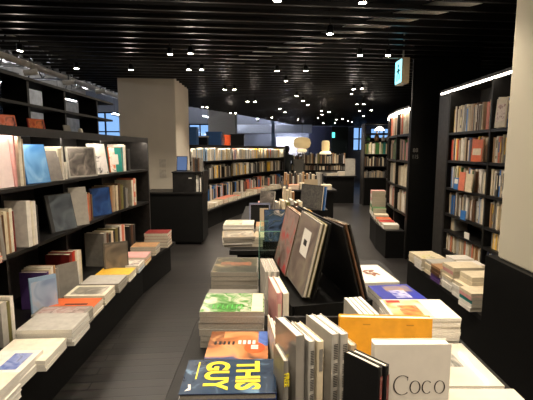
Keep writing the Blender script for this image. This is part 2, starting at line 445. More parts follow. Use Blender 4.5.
# small plates on the column
for dx, dz, lab in ((0, 1.32, 'upper of two pale switch plates on the grey column'), (0, 1.14, 'lower of two pale switch plates on the grey column')):
    bm = bmesh.new(); box(bm, (-.06, -.012, -.07), (.06, 0, .07)); box(bm, (-.03, -.016, -.04), (.03, -.012, .04))
    o = link('switch_plate', bm, mat('pale plate', (178, 170, 156), .5), None, Matrix.Translation((-1.83, 7.079, dz))); tag(o, lab, 'switch', 'switch plates on the column')

# services in the raised left bay
def pipe(name, a, b, r, label, m=DUCT, cat='duct'):
    bm = bmesh.new(); a = Vector(a); b = Vector(b); tube(bm, (0, 0, 0), b-a, r, 14)
    n = int((b-a).length/1.2)
    for k in range(1, n):
        c = (b-a)*(k/n); d = (b-a).normalized()*.03; tube(bm, c-d, c+d, r*1.12, 14)
    o = link(name, bm, m, None, Matrix.Translation(a), True); tag(o, label, cat); return o
WP = mat('white pipe', (205, 198, 185), .5)
pipe('ventilation_duct', (-5.0, 2, 3.5), (-5.0, 20, 3.5), .24, 'large round grey duct high up beyond the slatted ceiling edge')
pipe('conduit_pipe', (-3.62, 2.2, 2.84), (-3.62, 10.4, 2.84), .045, 'pale pipe running just outside the slatted ceiling edge', WP, 'pipe')
pipe('conduit_pipe', (-4.1, 2.2, 2.98), (-4.1, 14, 2.98), .03, 'thin pipe between the edge pipe and the large duct', DUCT, 'pipe')
pipe('conduit_pipe', (-2.9, 10.6, 2.9), (-2.1, 12.6, 2.9), .05, 'pale pipe following the slat edge beyond the grey column', WP, 'pipe')
pipe('ceiling_duct', (at(482, -4, Z=2.858).x, at(482, -4, Z=2.858).y, 2.858), (at(205, 69, Z=2.858).x, at(205, 69, Z=2.858).y, 2.858), .06, 'white pipe crossing diagonally above the black ceiling slats', mat('bright white pipe', (246, 240, 228), .6), 'pipe')
for k, yy in enumerate((4.6, 6.0, 7.4, 8.8, 10.4)):
    bm = bmesh.new()
    tube(bm, (-.9, 0, 0), (.7, 0, 0), .025); tube(bm, (-.9, 0, .35), (.7, 0, .35), .025)
    for q in range(5): tube(bm, (-.9+q*.32, 0, 0), (-.74+q*.32, 0, .35), .015); tube(bm, (-.74+q*.32, 0, .35), (-.58+q*.32, 0, 0), .015)
    o = link('roof_truss', bm, METAL if k % 2 else DUCT, None, Matrix.Translation((-4.2, yy, 3.05)), True)
    tag(o, f'{ORD[k]} nearest metal truss above the left bay beyond the slats', 'truss', 'trusses in the left bay')
for k, (x, y) in enumerate(((-5.6, 5.4), (-5.6, 8.2), (-5.6, 11.4), (-3.4, 14.6), (-2.6, 17.6), (-6.0, 16.5), (-.4, 19.0))):  # added upward lamps with hidden tubes that brighten the concrete soffit
    r = empty('added_uplight', (x, y, 2.9), f'{ORD[k]} nearest slim lamp added to brighten the raised left bay', 'light', 'added lamps in the left bay')
    bm = bmesh.new(); box(bm, (-.06, -.6, 0), (.06, .6, .05)); link('housing', bm, mat('white enamel', (210, 208, 200), .4), r)
    bm = bmesh.new(); box(bm, (-.04, -.57, .05), (.04, .57, .065)); link('tube', bm, mat('tube glow', (240, 240, 250), emis=210), r)
    bm = bmesh.new(); tube(bm, (0, -.4, .066), (0, -.4, 1.69), .006); tube(bm, (0, .4, .066), (0, .4, 1.69), .006); link('suspension', bm, METAL, r)
for k, (px, py) in enumerate(((30, 73), (68, 83), (100, 92))):
    p = at(px, py, Z=2.72); r = empty('track_light', p, f'{ORD[k]} white track light from left, hung outside the slat edge', 'spotlight', 'white track lights outside the slat edge')
    bm = bmesh.new(); tube(bm, (-.09, 0, 0), (.09, .05, .03), .045, 12); link('head', bm, WP, r)
    bm = bmesh.new(); tube(bm, (0, .02, .03), (0, .02, 1.87), .008); link('stem', bm, METAL, r)

# ================================================================== BOOKCASES
LP = [(-1.6, .9), (-1.6, 1.8), (-1.6, 2.6), (-1.6, 3.4), (-1.6, 4.2), (-1.5, 5.08)]
bookcase('long low black bookcase down the left side, brightly lit top row', LP, 1, .38, [1.31, .90, .383], 1.70, ledge=.33, ledge_z=.38, topdepth=.62, divrec=.13, thick=.024)
# rack on top of it
r = empty('shelf_rack', (-1.98, 1.2, 1.70), 'open black two-tier rack standing on top of the left bookcase', 'shelf')
for z, y1 in ((.19, 3.72), (.39, 3.76)):
    bm = bmesh.new(); box(bm, (-.12, 0, z), (.12, y1, z+.022)); link('shelf', bm, BLACK, r)
for yy in (.7, 1.36, 2.02, 2.6, 3.32):
    for z in (0, .212):
        bm = bmesh.new(); box(bm, (-.1, yy, z), (.1, yy+.03, z+.178 if z else .19)); link('divider', bm, BLACK, r)
FPT = [(-1.585, 8.33), (-1.3, 8.78), (-.82, 10.2), (-.2, 11.8), (.6, 13.3)]
bookcase('long curving black bookcase in the middle distance with lit top row', FPT, 1, .38, [1.31, .90, .42], 1.66, ledge=.42, ledge_z=.38, ledge_pts=[(-1.55, 7.75), (-1.3, 8.7), (-.82, 10.2), (-.2, 11.8), (.6, 13.3)], divrec=.05)
R1P = [(2.15, 5.05), (2.15, 4.78), (2.15, 3.9), (2.15, 3.05), (2.15, 2.2)]
r1 = bookcase('tall black bookcase on the right beside the cream column', R1P, 1, .34, [1.75, 1.43, 1.11, .80, .60, .36], 2.27, thick=.028, posts=[1, 2, 3, 4], led=True, vled=True)
bm = bmesh.new(); box(bm, (-.005, -.25, 0), (.36, .02, 2.215)); link('end_post', bm, WOODG, r1)
bm = bmesh.new(); box(bm, (0, -2.85, 0), (.36, 0, .33)); link('base', bm, BLACK, r1)
# ledge in front of it
r = empty('display_ledge', (1.5, 3.3, 0), 'low black ledge with book stacks before the right bookcase', 'ledge')
bm = bmesh.new(); box(bm, (0, -.72, .365), (.63, .86, .40)); link('top', bm, BLACKW, r)
bm = bmesh.new(); box(bm, (.005, -.7, 0), (.62, .85, .364)); link('plinth', bm, BLACK, r)
R2P = [(1.98, 5.62), (2.0, 6.2), (2.09, 6.9), (2.28, 7.6), (2.62, 8.25)]
r2 = bookcase('curved black bookcase with glowing rim behind the tall right one', R2P, -1, .36, [1.78, 1.40, 1.02, .64], 2.16, ledge=None, led=True, vled=True)
f2 = offset([(p[0]-1.98, p[1]-5.62) for p in R2P], -.27)
bm = bmesh.new()
L2 = [(p[0]-1.98, p[1]-5.62) for p in R2P]
for i in range(4): prism(bm, [f2[i], f2[i+1], L2[i+1], L2[i]], 0, .40)
link('plinth', bm, BLACK, r2)
bm = bmesh.new(); box(bm, (0, -.06, 0), (.9, -.02, 2.98)); ep = link('end_panel', bm, BLACK, r2)
SIGN = mat('grey sign paint', (120, 118, 112), .6)
text_mesh('sign_lettering', '88', SIGN, ep, basis(Vector((.075, -.0605, 1.545)), Vector((1, 0, 0)), UP, Vector((0, -1, 0))), .075)
text_mesh('sign_lettering', '115', SIGN, ep, basis(Vector((.075, -.0605, 1.455)), Vector((1, 0, 0)), UP, Vector((0, -1, 0))), .075, .8)
# back bookcase facing the camera
BP = [(2.72, 11.2), (3.1, 11.2), (3.52, 11.2)]
bookcase('black bookcase facing forward in the far right background', [(3.52, 11.2), (2.72, 11.2)], -1, .35, [2.0, 1.44, 1.1, .78], 2.28, posts=[0, 1], led=False, back=False, base=.0)
bm = bmesh.new(); box(bm, (2.73, 11.56, 0), (3.51, 11.575, 1.9)); o = link('back_panel', bm, BLACK, bpy.data.objects['bookcase.004'] if 'bookcase.004' in bpy.data.objects else None); o.matrix_parent_inverse = (Matrix.Translation((3.52, 11.2, 0))).inverted()
bm = bmesh.new(); box(bm, (2.745, 11.2, 0), (3.495, 11.53, .745)); o = link('storage_cabinet', bm, BLACK); tag(o, 'plain black cabinet beneath the far forward-facing bookcase', 'cabinet')

# black block by the column with a crate on it
bm = bmesh.new(); box(bm, (-.52, -.645, 0), (.49, -.613, .80)); link('wainscot', bm, BLACK, col1)
r = empty('black_plinth', (-1.5, 6.9, 0), 'waist-high black block in front of the grey column', 'plinth')
bm = bmesh.new(); box(bm, (-.5, -.45, .05), (.46, .1, .84)); link('body', bm, BLACK, r)
bm = bmesh.new(); box(bm, (-.52, -.47, .84), (.48, .12, .87)); link('top_panel', bm, BLACKW, r)
bm = bmesh.new(); box(bm, (-.47, -.41, 0), (.42, .06, .05)); link('toe_kick', bm, BLACK, r)
r = empty('black_crate', (-1.26, 6.72, .871), 'square black case with a pale label on the black block', 'case')
bm = bmesh.new(); box(bm, (-.26, -.26, 0), (.10, .26, .31)); link('body', bm, BLACKW, r)
bm = bmesh.new(); box(bm, (-.27, -.27, .31), (.24, .27, .33)); link('lid', bm, BLACKW, r)
bm = bmesh.new(); box(bm, (.22, -.26, 0), (.24, .26, .31)); link('side_panel', bm, BLACKW, r)
bm = bmesh.new(); box(bm, (.0, -.264, .22), (.05, -.2605, .235)); link('label_tag', bm, PAGEW, r)
r = empty('tablet_stand', (-1.42, 6.72, 1.202), 'small tilted blue-faced display tablet standing on the black case', 'tablet')
bm = bmesh.new(); box(bm, (-.09, -.008, 0), (.09, .008, .25), 0, Matrix.Rotation(-.25, 4, 'X')); link('casing', bm, METAL, r)
bm = bmesh.new(); box(bm, (-.08, -.0105, .012), (.08, -.0085, .24), 0, Matrix.Rotation(-.25, 4, 'X')); link('screen', bm, mat('blue screen', (60, 90, 140), emis=.25), r)
# books beside it
its = rnd(9, ['charcoal', 'brown', 'grey', 'black'], h=(.2, .23), t=(.02, .03))
row([(-1.24, 6.6), (-1.04, 6.6)], 1, 1.202, its, 'dark books on the black case', 'its left side', 'dark books on the black case', inset=0)
row([(-1.15, 6.5), (-1.04, 6.5)], 1, .872, rnd(4, ['pale grey', 'white', 'charcoal'], h=(.24, .28), t=(.018, .025)), 'inside the open side of the black case', 'its left side', 'books inside the black case', inset=0)

# ================================================================== TABLES
def table(label, x0, x1, y0, y1, z=.75, body=True, name='display_table'):
    cx, cy = (x0+x1)/2, (y0+y1)/2; w, d = (x1-x0)/2, (y1-y0)/2
    r = empty(name, (cx, cy, 0), label, 'table')
    bm = bmesh.new(); box(bm, (-w, -d, z-.04), (w, d, z)); bmesh.ops.bevel(bm, geom=bm.edges[:], offset=.003, segments=1, affect='EDGES'); link('tabletop', bm, BLACKW, r)
    if body: bm = bmesh.new(); box(bm, (-w+.06, -d+.06, 0), (w-.06, d-.06, z-.04)); link('body', bm, BLACK, r)
    else:
        for sx in (-1, 1):
            for sy in (-1, 1):
                bm = bmesh.new(); box(bm, (sx*(w-.06)-.025, sy*(d-.06)-.025, 0), (sx*(w-.06)+.025, sy*(d-.06)+.025, z-.04)); link('leg', bm, BLACK, r)
    return r
table('nearest black display table covered with large art books', -.33, .83, .35, 2.86)
table('second black display table behind the nearest one', -.30, .72, 3.14, 5.7)
table('third display table further along the centre aisle', .35, 1.42, 8.0, 10.4)
table('low black counter in front of the far right bookcase', 1.7, 2.62, 11.6, 14.0, .80)

# ================================================================== LEFT BOOKCASE CONTENTS
TL = 'top row of the left bookcase'; ML = 'middle row of the left bookcase'; BL = 'bottom row of the left bookcase'
XF = -1.64
def lf(y, z, x=XF): return (x, y, z)
PINKW = mat('pinkish white cover', (232, 212, 208), .5, var=.02)
blue_sea = pic('blue sea photo', [(70, 130, 190), (110, 165, 215), (150, 195, 230)], 5)
grey_ph = pic('grey photo', [(70, 66, 62), (110, 104, 98), (160, 150, 140)], 9)
bw_ph = pic('black and white drawing', [(235, 230, 225), (225, 220, 215), (60, 60, 60)], 14)
city = pic('city print', [(60, 70, 90), (140, 160, 190), (190, 180, 160)], 10)
faceout(0, 'pink', .36, .345, .03, 'large pinkish white book facing out at the left edge, top row', .06, -.12, pos=lf(2.40, 1.313, -1.68), coverm=PINKW)
row([(-1.6, 2.58), (-1.6, 2.62)], 1, 1.313, [dict(t=.02, h=.33, w=.24, c='pink')], TL, 'the far end', 'upright books on the left bookcase')
row([(-1.6, 2.63), (-1.6, 2.8)], 1, 1.313, [dict(t=.035, h=.325, w=.26, c='ivory'), dict(t=.02, h=.31, w=.24, c='beige')], TL, 'the far end', 'upright books on the left bookcase')
faceout(0, 'blue', .21, .28, .02, 'blue sea-photo book facing out in the lit top row of left bookcase', .16, -.25, pos=lf(2.86, 1.313), art=[(0.02, 0.02, .98, .98)], artm=[blue_sea])
faceout(0, 'grey', .17, .235, .018, 'grey book leaning beside the blue sea-photo book', .22, -.4, pos=lf(3.06, 1.313), art=[(.05, .03, .97, .97)], artm=[mat('plain grey print', (128, 122, 116), .5)])
row([(-1.61, 3.14), (-1.61, 3.38)], 1, 1.313, [dict(t=.03, h=.25, w=.2, c='ivory'), dict(t=.025, h=.25, w=.2, c='cream'), dict(t=.03, h=.265, w=.2, c='white'), .02, dict(t=.03, h=.14, w=.12, c='white')], TL, 'the near end', 'upright books on the left bookcase')
faceout(0, 'pale grey', .30, .265, .02, 'landscape book with dark grey portrait photo facing out, top row left', .1, -.45, pos=(-1.64, 3.57, 1.313), art=[(.04, .05, .94, .95)], artm=[grey_ph])
row([(-1.66, 3.42), (-1.66, 3.75)], 1, 1.313, [dict(t=.05, h=.3, w=.2, c='white', back=.12), dict(t=.04, h=.31, w=.2, c='ivory', back=.12), dict(t=.03, h=.29, w=.2, c='cream', back=.12)], TL+' behind the photo', 'the near end', 'upright books on the left bookcase')
faceout(0, 'white', .2, .3, .016, 'white book with black drawing leaning in the top row of left bookcase', .18, -.5, pos=lf(3.93, 1.313), art=[(.05, .03, .97, .6)], artm=[bw_ph])
faceout(0, 'orange', .17, .27, .02, 'orange, white and teal patterned book facing out near the top row end', .1, -.5, pos=lf(4.36, 1.313), art=[(.02, .0, .45, .98), (.45, .0, .98, .98), (.2, .3, .7, .7)], artm=[pic('portrait collage', [(220, 110, 60), (240, 230, 215), (40, 40, 60)], 9), mat('teal print', (40, 140, 128), .4), PAGEW])
row([(-1.6, 4.5), (-1.57, 4.8)], 1, 1.313, [dict(t=.03, h=.27, w=.18, c='teal'), dict(t=.035, h=.3, w=.18, c='white'), dict(t=.03, h=.29, w=.18, c='ivory'), .05, dict(t=.03, h=.24, w=.18, c='black'), dict(t=.03, h=.25, w=.18, c='charcoal')], TL, 'the near end', 'upright books on the left bookcase')
# middle row (z .90)
mid1 = [dict(t=.03, h=.26, w=.22, c='beige'), dict(t=.02, h=.25, w=.2, c='brown'), dict(t=.03, h=.27, w=.22, c='cream'), dict(t=.02, h=.26, w=.2, c='tan'), dict(t=.03, h=.28, w=.22, c='ivory'), dict(t=.015, h=.26, w=.2, c='dark red')]
row([(-1.6, 2.38), (-1.6, 2.59)], 1, .903, mid1, ML, 'the near end', 'upright books on the left bookcase')
faceout(0, 'grey', .24, .26, .02, 'greyish framed-photo book facing out at left edge, middle row', .1, -.5, pos=lf(2.22, .903, -1.62), art=[(.08, .08, .92, .9)], artm=[pic('brown framed photo', [(90, 80, 70), (130, 118, 104), (60, 52, 44)], 10)])
row([(-1.57, 2.62), (-1.57, 2.85)], 1, .903, [dict(t=.045, h=.31, w=.24, c='white', pages=PAGEW), dict(t=.03, h=.3, w=.24, c='ivory'), dict(t=.03, h=.3, w=.24, c='white'), dict(t=.02, h=.27, w=.22, c='charcoal')], ML, 'the near end', 'upright books on the left bookcase')
faceout(0, 'charcoal', .25, .3, .02, 'dark slate blue book leaning back in the middle row', .2, -.35, pos=lf(3.18, .903), art=[(.12, .02, .98, .98)], artm=[pic('slate print', [(60, 66, 72), (84, 92, 98), (104, 110, 112)], 6)])
faceout(0, 'pale grey', .16, .33, .02, 'tall plain pale grey book beside the slate blue one', .1, -.55, pos=lf(3.42, .903, -1.62))
row([(-1.6, 3.56), (-1.6, 3.8)], 1, .903, [dict(t=.03, h=.27, w=.2, c='pale grey'), dict(t=.025, h=.25, w=.2, c='salmon'), dict(t=.03, h=.26, w=.2, c='tan'), dict(t=.02, h=.24, w=.2, c='dark red'), dict(t=.02, h=.24, w=.2, c='olive')], ML, 'the near end', 'upright books on the left bookcase')
faceout(0, 'navy', .24, .28, .02, 'deep blue book facing out, middle row of the left bookcase', .12, -.45, pos=lf(3.93, .903), art=[(.03, .03, .97, .97)], artm=[pic('deep blue print', [(30, 56, 104), (44, 80, 140), (60, 96, 150)], 7)])
row([(-1.6, 4.12), (-1.5, 5.05)], 1, .903, [dict(t=.048, h=.27, w=.2, c='tan'), dict(t=.048, h=.28, w=.2, c='beige'), .02, dict(t=.048, h=.27, w=.2, c='cream'), dict(t=.06, h=.29, w=.2, c='brown'), dict(t=.062, h=.27, w=.2, c='olive'), dict(t=.048, h=.24, w=.2, c='charcoal'), dict(t=.062, h=.22, w=.2, c='grey'), .1,
    dict(t=.048, h=.3, w=.2, c='ivory'), dict(t=.05, h=.32, w=.2, c='salmon', band=[(.1, .3), (.5, .8)], bandc=cm('white')), dict(t=.02, h=.31, w=.2, c='cream')], ML, 'the near end', 'upright books on the left bookcase')
# flat red books at the near end, middle
stack(-1.64, 2.13, .903, 0, [(.22, .26, .02, 'red'), (.22, .26, .02, 'salmon'), (.21, .25, .02, 'red')], 'red stack at left edge, middle row')
# bottom row (z .42)
row([(-1.5, 1.75), (-1.5, 1.93)], 1, .386, [dict(t=.07, h=.22, w=.2, c='ivory'), dict(t=.05, h=.21, w=.2, c='white'), dict(t=.04, h=.24, w=.2, c='cream')], BL, 'the near end', 'upright books on the left bookcase')
row([(-1.55, 2.02), (-1.52, 2.6)], 1, .386, [dict(t=.03, h=.27, w=.2, c='tan'), dict(t=.03, h=.29, w=.2, c='brown'), .05, dict(t=.04, h=.31, w=.2, c='black'), dict(t=.04, h=.32, w=.2, c='charcoal'), .03, dict(t=.05, h=.27, w=.2, c='pale grey'), dict(t=.03, h=.26, w=.2, c='olive'), dict(t=.03, h=.28, w=.2, c='white')], BL, 'the near end', 'upright books on the left bookcase')
faceout(0, 'pale blue', .17, .29, .02, 'pale blue city-photo book facing out, bottom row of left bookcase', .08, -.8, pos=(-1.56, 2.70, .386), art=[(.05, .03, .97, .9)], artm=[pic('pale seaside photo', [(130, 150, 180), (170, 185, 205), (190, 180, 170)], 5)])
row([(-1.58, 2.82), (-1.58, 3.05)], 1, .386, [dict(t=.03, h=.28, w=.2, c='purple'), dict(t=.03, h=.29, w=.2, c='cream'), dict(t=.03, h=.3, w=.2, c='white'), dict(t=.03, h=.3, w=.2, c='tan'), dict(t=.04, h=.27, w=.2, c='grey')], BL, 'the near end', 'upright books on the left bookcase')
faceout(0, 'grey', .17, .26, .02, 'grey-green plain book facing out beside the white spines, bottom row', .1, -.6, pos=(-1.6, 3.12, .386))
row([(-1.62, 3.24), (-1.62, 3.56)], 1, .386, [dict(t=.05, h=.3, w=.2, c='dark red'), dict(t=.05, h=.31, w=.2, c='red'), dict(t=.03, h=.3, w=.2, c='cream'), dict(t=.03, h=.3, w=.2, c='white'), dict(t=.03, h=.29, w=.2, c='ivory'), dict(t=.02, h=.29, w=.2, c='cream')], BL, 'the near end', 'upright books on the left bookcase')
faceout(0, 'charcoal', .22, .28, .02, 'grey brown photo book in clear sleeve standing at the ledge, bottom row', .08, -1.0, pos=(-1.42, 3.68, .41), art=[(.06, .05, .95, .95)], artm=[pic('brown grey photo', [(92, 84, 74), (122, 112, 98), (140, 120, 96)], 6)], coverm=mat('glossy sleeve', (104, 98, 88), .15))
row([(-1.6, 3.9), (-1.5, 5.03)], 1, .386, [dict(t=.056, h=.34, w=.2, c='grey'), dict(t=.046, h=.33, w=.2, c='brown'), dict(t=.05, h=.31, w=.2, c='charcoal'), dict(t=.046, h=.33, w=.2, c='cream'), dict(t=.046, h=.32, w=.2, c='black'), dict(t=.056, h=.34, w=.2, c='olive'), dict(t=.046, h=.34, w=.2, c='charcoal'), dict(t=.046, h=.35, w=.2, c='white'), dict(t=.056, h=.35, w=.2, c='salmon'), dict(t=.02, h=.34, w=.2, c='ivory'), .1, dict(t=.056, h=.3, w=.2, c='black'), dict(t=.056, h=.31, w=.2, c='brown'), dict(t=.056, h=.3, w=.2, c='charcoal')], BL, 'the near end', 'upright books on the left bookcase')
# ledge stacks
PX = -1.375
def lst(y, items, short, x=PX, ang=.04, **k): return stack(x, y, .381, ang, items, short, **k)
lst(1.68, [(.3, .2, .03, 'white', PAGEW)]*3+[(.3, .2, .03, 'ivory', PAGEW)]*1, 'white stack at bottom left corner', x=-1.32)
lst(1.91, [(.32, .22, .02, 'white', PAGEW)]*4, 'white stack with blue picture cover', topart=[(.1, .42, .62, .85)], topm=[pic('blue skater photo', [(90, 110, 170), (150, 160, 200), (60, 50, 60)], 12)], toplabel='white book with blue picture on its cover, on the left ledge', x=-1.33, head=(1, 0, 0))
lst(2.12, [(.3, .26, .02, 'ivory', PAGEW)]*3, 'ivory stack behind the blue picture book', x=-1.33, ang=.06)
lst(2.39, [(.33, .25, .026, 'pale grey', PAGEW)]*4, 'tall grey ivory stack on left ledge', x=-1.33)
lst(2.585, [(.34, .15, .02, 'pale grey', PAGEG)]*4+[(.34, .15, .012, 'grey')], 'dusky pink patterned magazine pile', topart=[(.05, .1, .95, .9)], topm=[pic('dusky pink print', [(150, 110, 104), (176, 160, 150), (120, 100, 96)], 14)], toplabel='thin magazine with dusky pink print behind the grey ivory stack')
lst(2.755, [(.32, .21, .02, 'white')]*3+[(.32, .21, .015, 'orange')], 'orange stack on left ledge', topart=[(.3, .35, .8, .5)], topm=[mat('dark lettering', (90, 40, 24), .5)])
lst(3.01, [(.3, .23, .02, 'ivory')]*4, 'cream framed photo stack', topart=[(.1, .12, .9, .88)], topm=[pic('soft grey photo', [(150, 145, 130), (110, 106, 98), (190, 182, 165)], 6)], toplabel='cream book with framed grey photo behind the orange stack')
lst(3.28, [(.31, .23, .02, 'pale grey', PAGEG)]*4, 'plain pale grey magazine stack')
lst(3.55, [(.3, .21, .016, 'white')]*3+[(.3, .21, .02, 'yellow')], 'yellow cover stack on left ledge')
lst(3.81, [(.3, .21, .02, 'pale blue')]*2+[(.3, .21, .016, 'white')]*2, 'white and brown patterned stack', topart=[(.05, .05, .95, .95)], topm=[pic('brown on white print', [(225, 215, 200), (205, 195, 180), (110, 90, 80)], 16)], toplabel='white book with scattered brown print behind the yellow cover stack')
lst(4.08, [(.28, .24, .03, 'yellow')]+[(.28, .24, .02, 'orange')]+[(.28, .24, .016, 'pink')]*2, 'pink and yellow stack')
lst(4.45, [(.28, .22, .022, 'brown')]*2+[(.28, .22, .02, 'grey')]*2+[(.28, .22, .016, 'tan')], 'tan grey stack before the red stack')
lst(4.82, [(.28, .24, .035, 'brown'), (.28, .24, .035, 'dark red'), (.28, .24, .035, 'brown'), (.28, .24, .035, 'red'), (.28, .24, .035, 'dark red')], 'tall dark red stack ending left ledge', x=-1.33)
# things on the rack
for y, c, lab, mm in ((2.81, 'orange', 'orange photo book leaning on the left bookcase top, nearest', pic('orange photo', [(210, 90, 50), (230, 130, 100), (80, 40, 40)], 12)),
                  (3.18, 'red', 'red and orange photo book leaning on the left bookcase top', pic('red photo', [(170, 50, 30), (220, 120, 60), (90, 40, 40)], 12)),
                  (3.66, 'pale grey', 'small grey card standing on the left bookcase top', None)):
    faceout(0, c, .14 if mm else .07, .09 if mm else .07, .012, lab, .2, -.4, pos=(-1.8, y, 1.703), art=[(.04, .04, .96, .96)] if mm else None, artm=[mm] if mm else None)
bm = bmesh.new(); lathe(bm, [(.02, 0), (.024, .02), (.018, .05), (.008, .055)], 12); o = link('small_jar', bm, PAGEW, None, Matrix.Translation((-1.8, 3.92, 1.702)), True); tag(o, 'tiny pale pot on top of the left bookcase', 'pot')

# ================================================================== RIGHT BOOKCASE CONTENTS
RP = ['white', 'cream', 'beige', 'ivory', 'tan', 'pale grey', 'grey', 'cream', 'white', 'pale grey', 'ivory', 'beige', 'brown', 'red', 'blue', 'salmon', 'charcoal', 'green', 'yellow', 'white', 'cream', 'grey']
bayA = [(2.15, 4.74), (2.15, 3.93)]; bayB = [(2.15, 3.87), (2.15, 3.1)]
names = ['top row', 'second row', 'third row', 'fourth row']
for k, (z, h) in enumerate(((1.752, (.24, .3)), (1.432, (.22, .26)), (1.112, (.21, .26)), (.802, (.21, .27)))):
    pal = RP if k != 3 else ['beige', 'tan', 'grey', 'pale grey', 'cream', 'brown', 'white', 'blue', 'pale grey']
    row(bayA, 1, z, rnd(40, pal, h=h, t=(.014, .034)), f'{names[k]} left bay of tall right bookcase', 'the far post', 'spines on the tall right bookcase')
    row(bayB, 1, z, rnd(34, pal, h=h, t=(.016, .034)), f'{names[k]} right bay of tall right bookcase', 'the divider', 'spines on the tall right bookcase')
row([(2.15, 4.74), (2.15, 4.6)], 1, .602, rnd(5, ['cream', 'pale grey', 'beige'], h=(.14, .16)), 'low fifth row of tall right bookcase', 'the far post', 'spines on the tall right bookcase', inset=.06)
row([(2.15, 4.74), (2.15, 3.95)], 1, .362, rnd(40, ['cream', 'ivory', 'white', 'beige', 'pale grey', 'salmon', 'tan'], h=(.18, .205)), 'lowest row of tall right bookcase', 'the far post', 'spines on the tall right bookcase')
row([(2.15, 3.87), (2.15, 3.2)], 1, .362, rnd(34, ['pale blue', 'blue', 'brown', 'navy', 'white', 'charcoal'], h=(.18, .205)), 'lowest row, right bay of tall bookcase', 'the divider', 'spines on the tall right bookcase')
row([(2.15, 3.8), (2.15, 3.5)], 1, .602, rnd(12, ['yellow', 'cream', 'grey', 'beige'], h=(.15, .17)), 'low fifth row right bay of tall bookcase', 'the divider', 'spines on the tall right bookcase')
bm = bmesh.new(); box(bm, (0, -.05, 0), (.004, .05, .07)); o = link('price_card', bm, PAGEW, None, Matrix.Translation((2.14, 4.2, .605))); tag(o, 'white card standing over the lowest row of right bookcase', 'card')
faceout(0, 'blue', .11, .1, .01, 'small blue card book facing out in the fourth row, right bookcase', .05, math.pi, pos=(2.12, 4.25, .803))
faceout(0, 'blue', .1, .13, .01, 'blue and white booklet facing out in third row, right bookcase', .05, math.pi, pos=(2.12, 4.45, 1.113), art=[(.1, .5, .9, .9)], artm=[PAGEW])
faceout(0, 'salmon', .13, .2, .012, 'salmon booklet facing out in third row, right bookcase', .05, math.pi, pos=(2.12, 4.32, 1.113))
faceout(0, 'cream', .13, .19, .012, 'cream booklet facing out beside the salmon one, right bookcase', .05, math.pi, pos=(2.12, 4.17, 1.113))
faceout(0, 'orange', .2, .22, .012, 'red orange book facing out in second row, right bookcase', .05, math.pi, pos=(2.12, 4.05, 1.433), art=[(.1, .3, .9, .6)], artm=[cm('cream')])
faceout(0, 'cream', .16, .26, .012, 'cream book with spotted red picture facing out, top row right bay', .05, math.pi, pos=(2.12, 3.68, 1.753), art=[(.1, .2, .9, .8)], artm=[pic('spotted print', [(225, 205, 180), (215, 195, 170), (130, 60, 50)], 30)])
faceout(0, 'tan', .32, .31, .02, 'wide tan book standing behind the spines, top row right bookcase', .0, math.pi, pos=(2.4, 4.5, 1.753))
# ledge stacks right
def rst(x, y, items, short, z=.401, ang=.05, **k):
    items = [(i[0], i[1], i[2]*1.45)+tuple(i[3:]) for i in items]
    stack(x, y+.09, z if z < .42 else .401+3*.0325+.0302, ang, items, short, **k)
G = 'books stacked on the right ledge'
rst(1.62, 3.92, [(.24, .17, .022, 'cream')]*3, 'farthest cream stack on right ledge', ang=.1)
rst(1.60, 3.72, [(.24, .17, .022, 'white')]*3+[(.24, .17, .014, 'cream')], 'second farthest stack on right ledge', topart=[(.1, .1, .6, .9)], topm=[pic('yellow green print', [(190, 180, 80), (220, 210, 180), (120, 120, 80)], 12)])
rst(1.63, 3.52, [(.25, .18, .022, 'cream')]*3+[(.24, .17, .018, 'pale grey')], 'pale grey topped right ledge stack')
rst(1.60, 3.32, [(.24, .17, .02, 'purple')]*2+[(.24, .17, .02, 'brown')]*2+[(.24, .17, .014, 'tan')], 'purple and brown right ledge stack')
rst(1.62, 3.12, [(.25, .18, .02, 'white')]*3+[(.25, .17, .02, 'cream')]*2+[(.24, .17, .02, 'pink')]+[(.25, .18, .022, 'cream')], 'tall cream and pink right ledge stack')
rst(1.63, 2.92, [(.27, .18, .022, 'white')]*3+[(.27, .18, .02, 'cream')], 'white pile beneath the nearest stack')
rst(1.66, 2.90, [(.25, .17, .025, 'cream')]*2, 'twin cream books on white pile', z=.401+.089)
rst(1.58, 2.73, [(.26, .16, .02, 'white')]*2+[(.26, .16, .018, 'teal'), (.26, .16, .018, 'pink'), (.26, .16, .016, 'cream')], 'stack with teal book beside column')
for k in range(6):
    rst(1.93, 2.75+k*.21, [(.2, .17, .02, R.choice(['white', 'cream', 'beige', 'grey']))]*R.randint(2, 3), f'{ORD[k]} stack from column, back of right ledge', ang=.02)

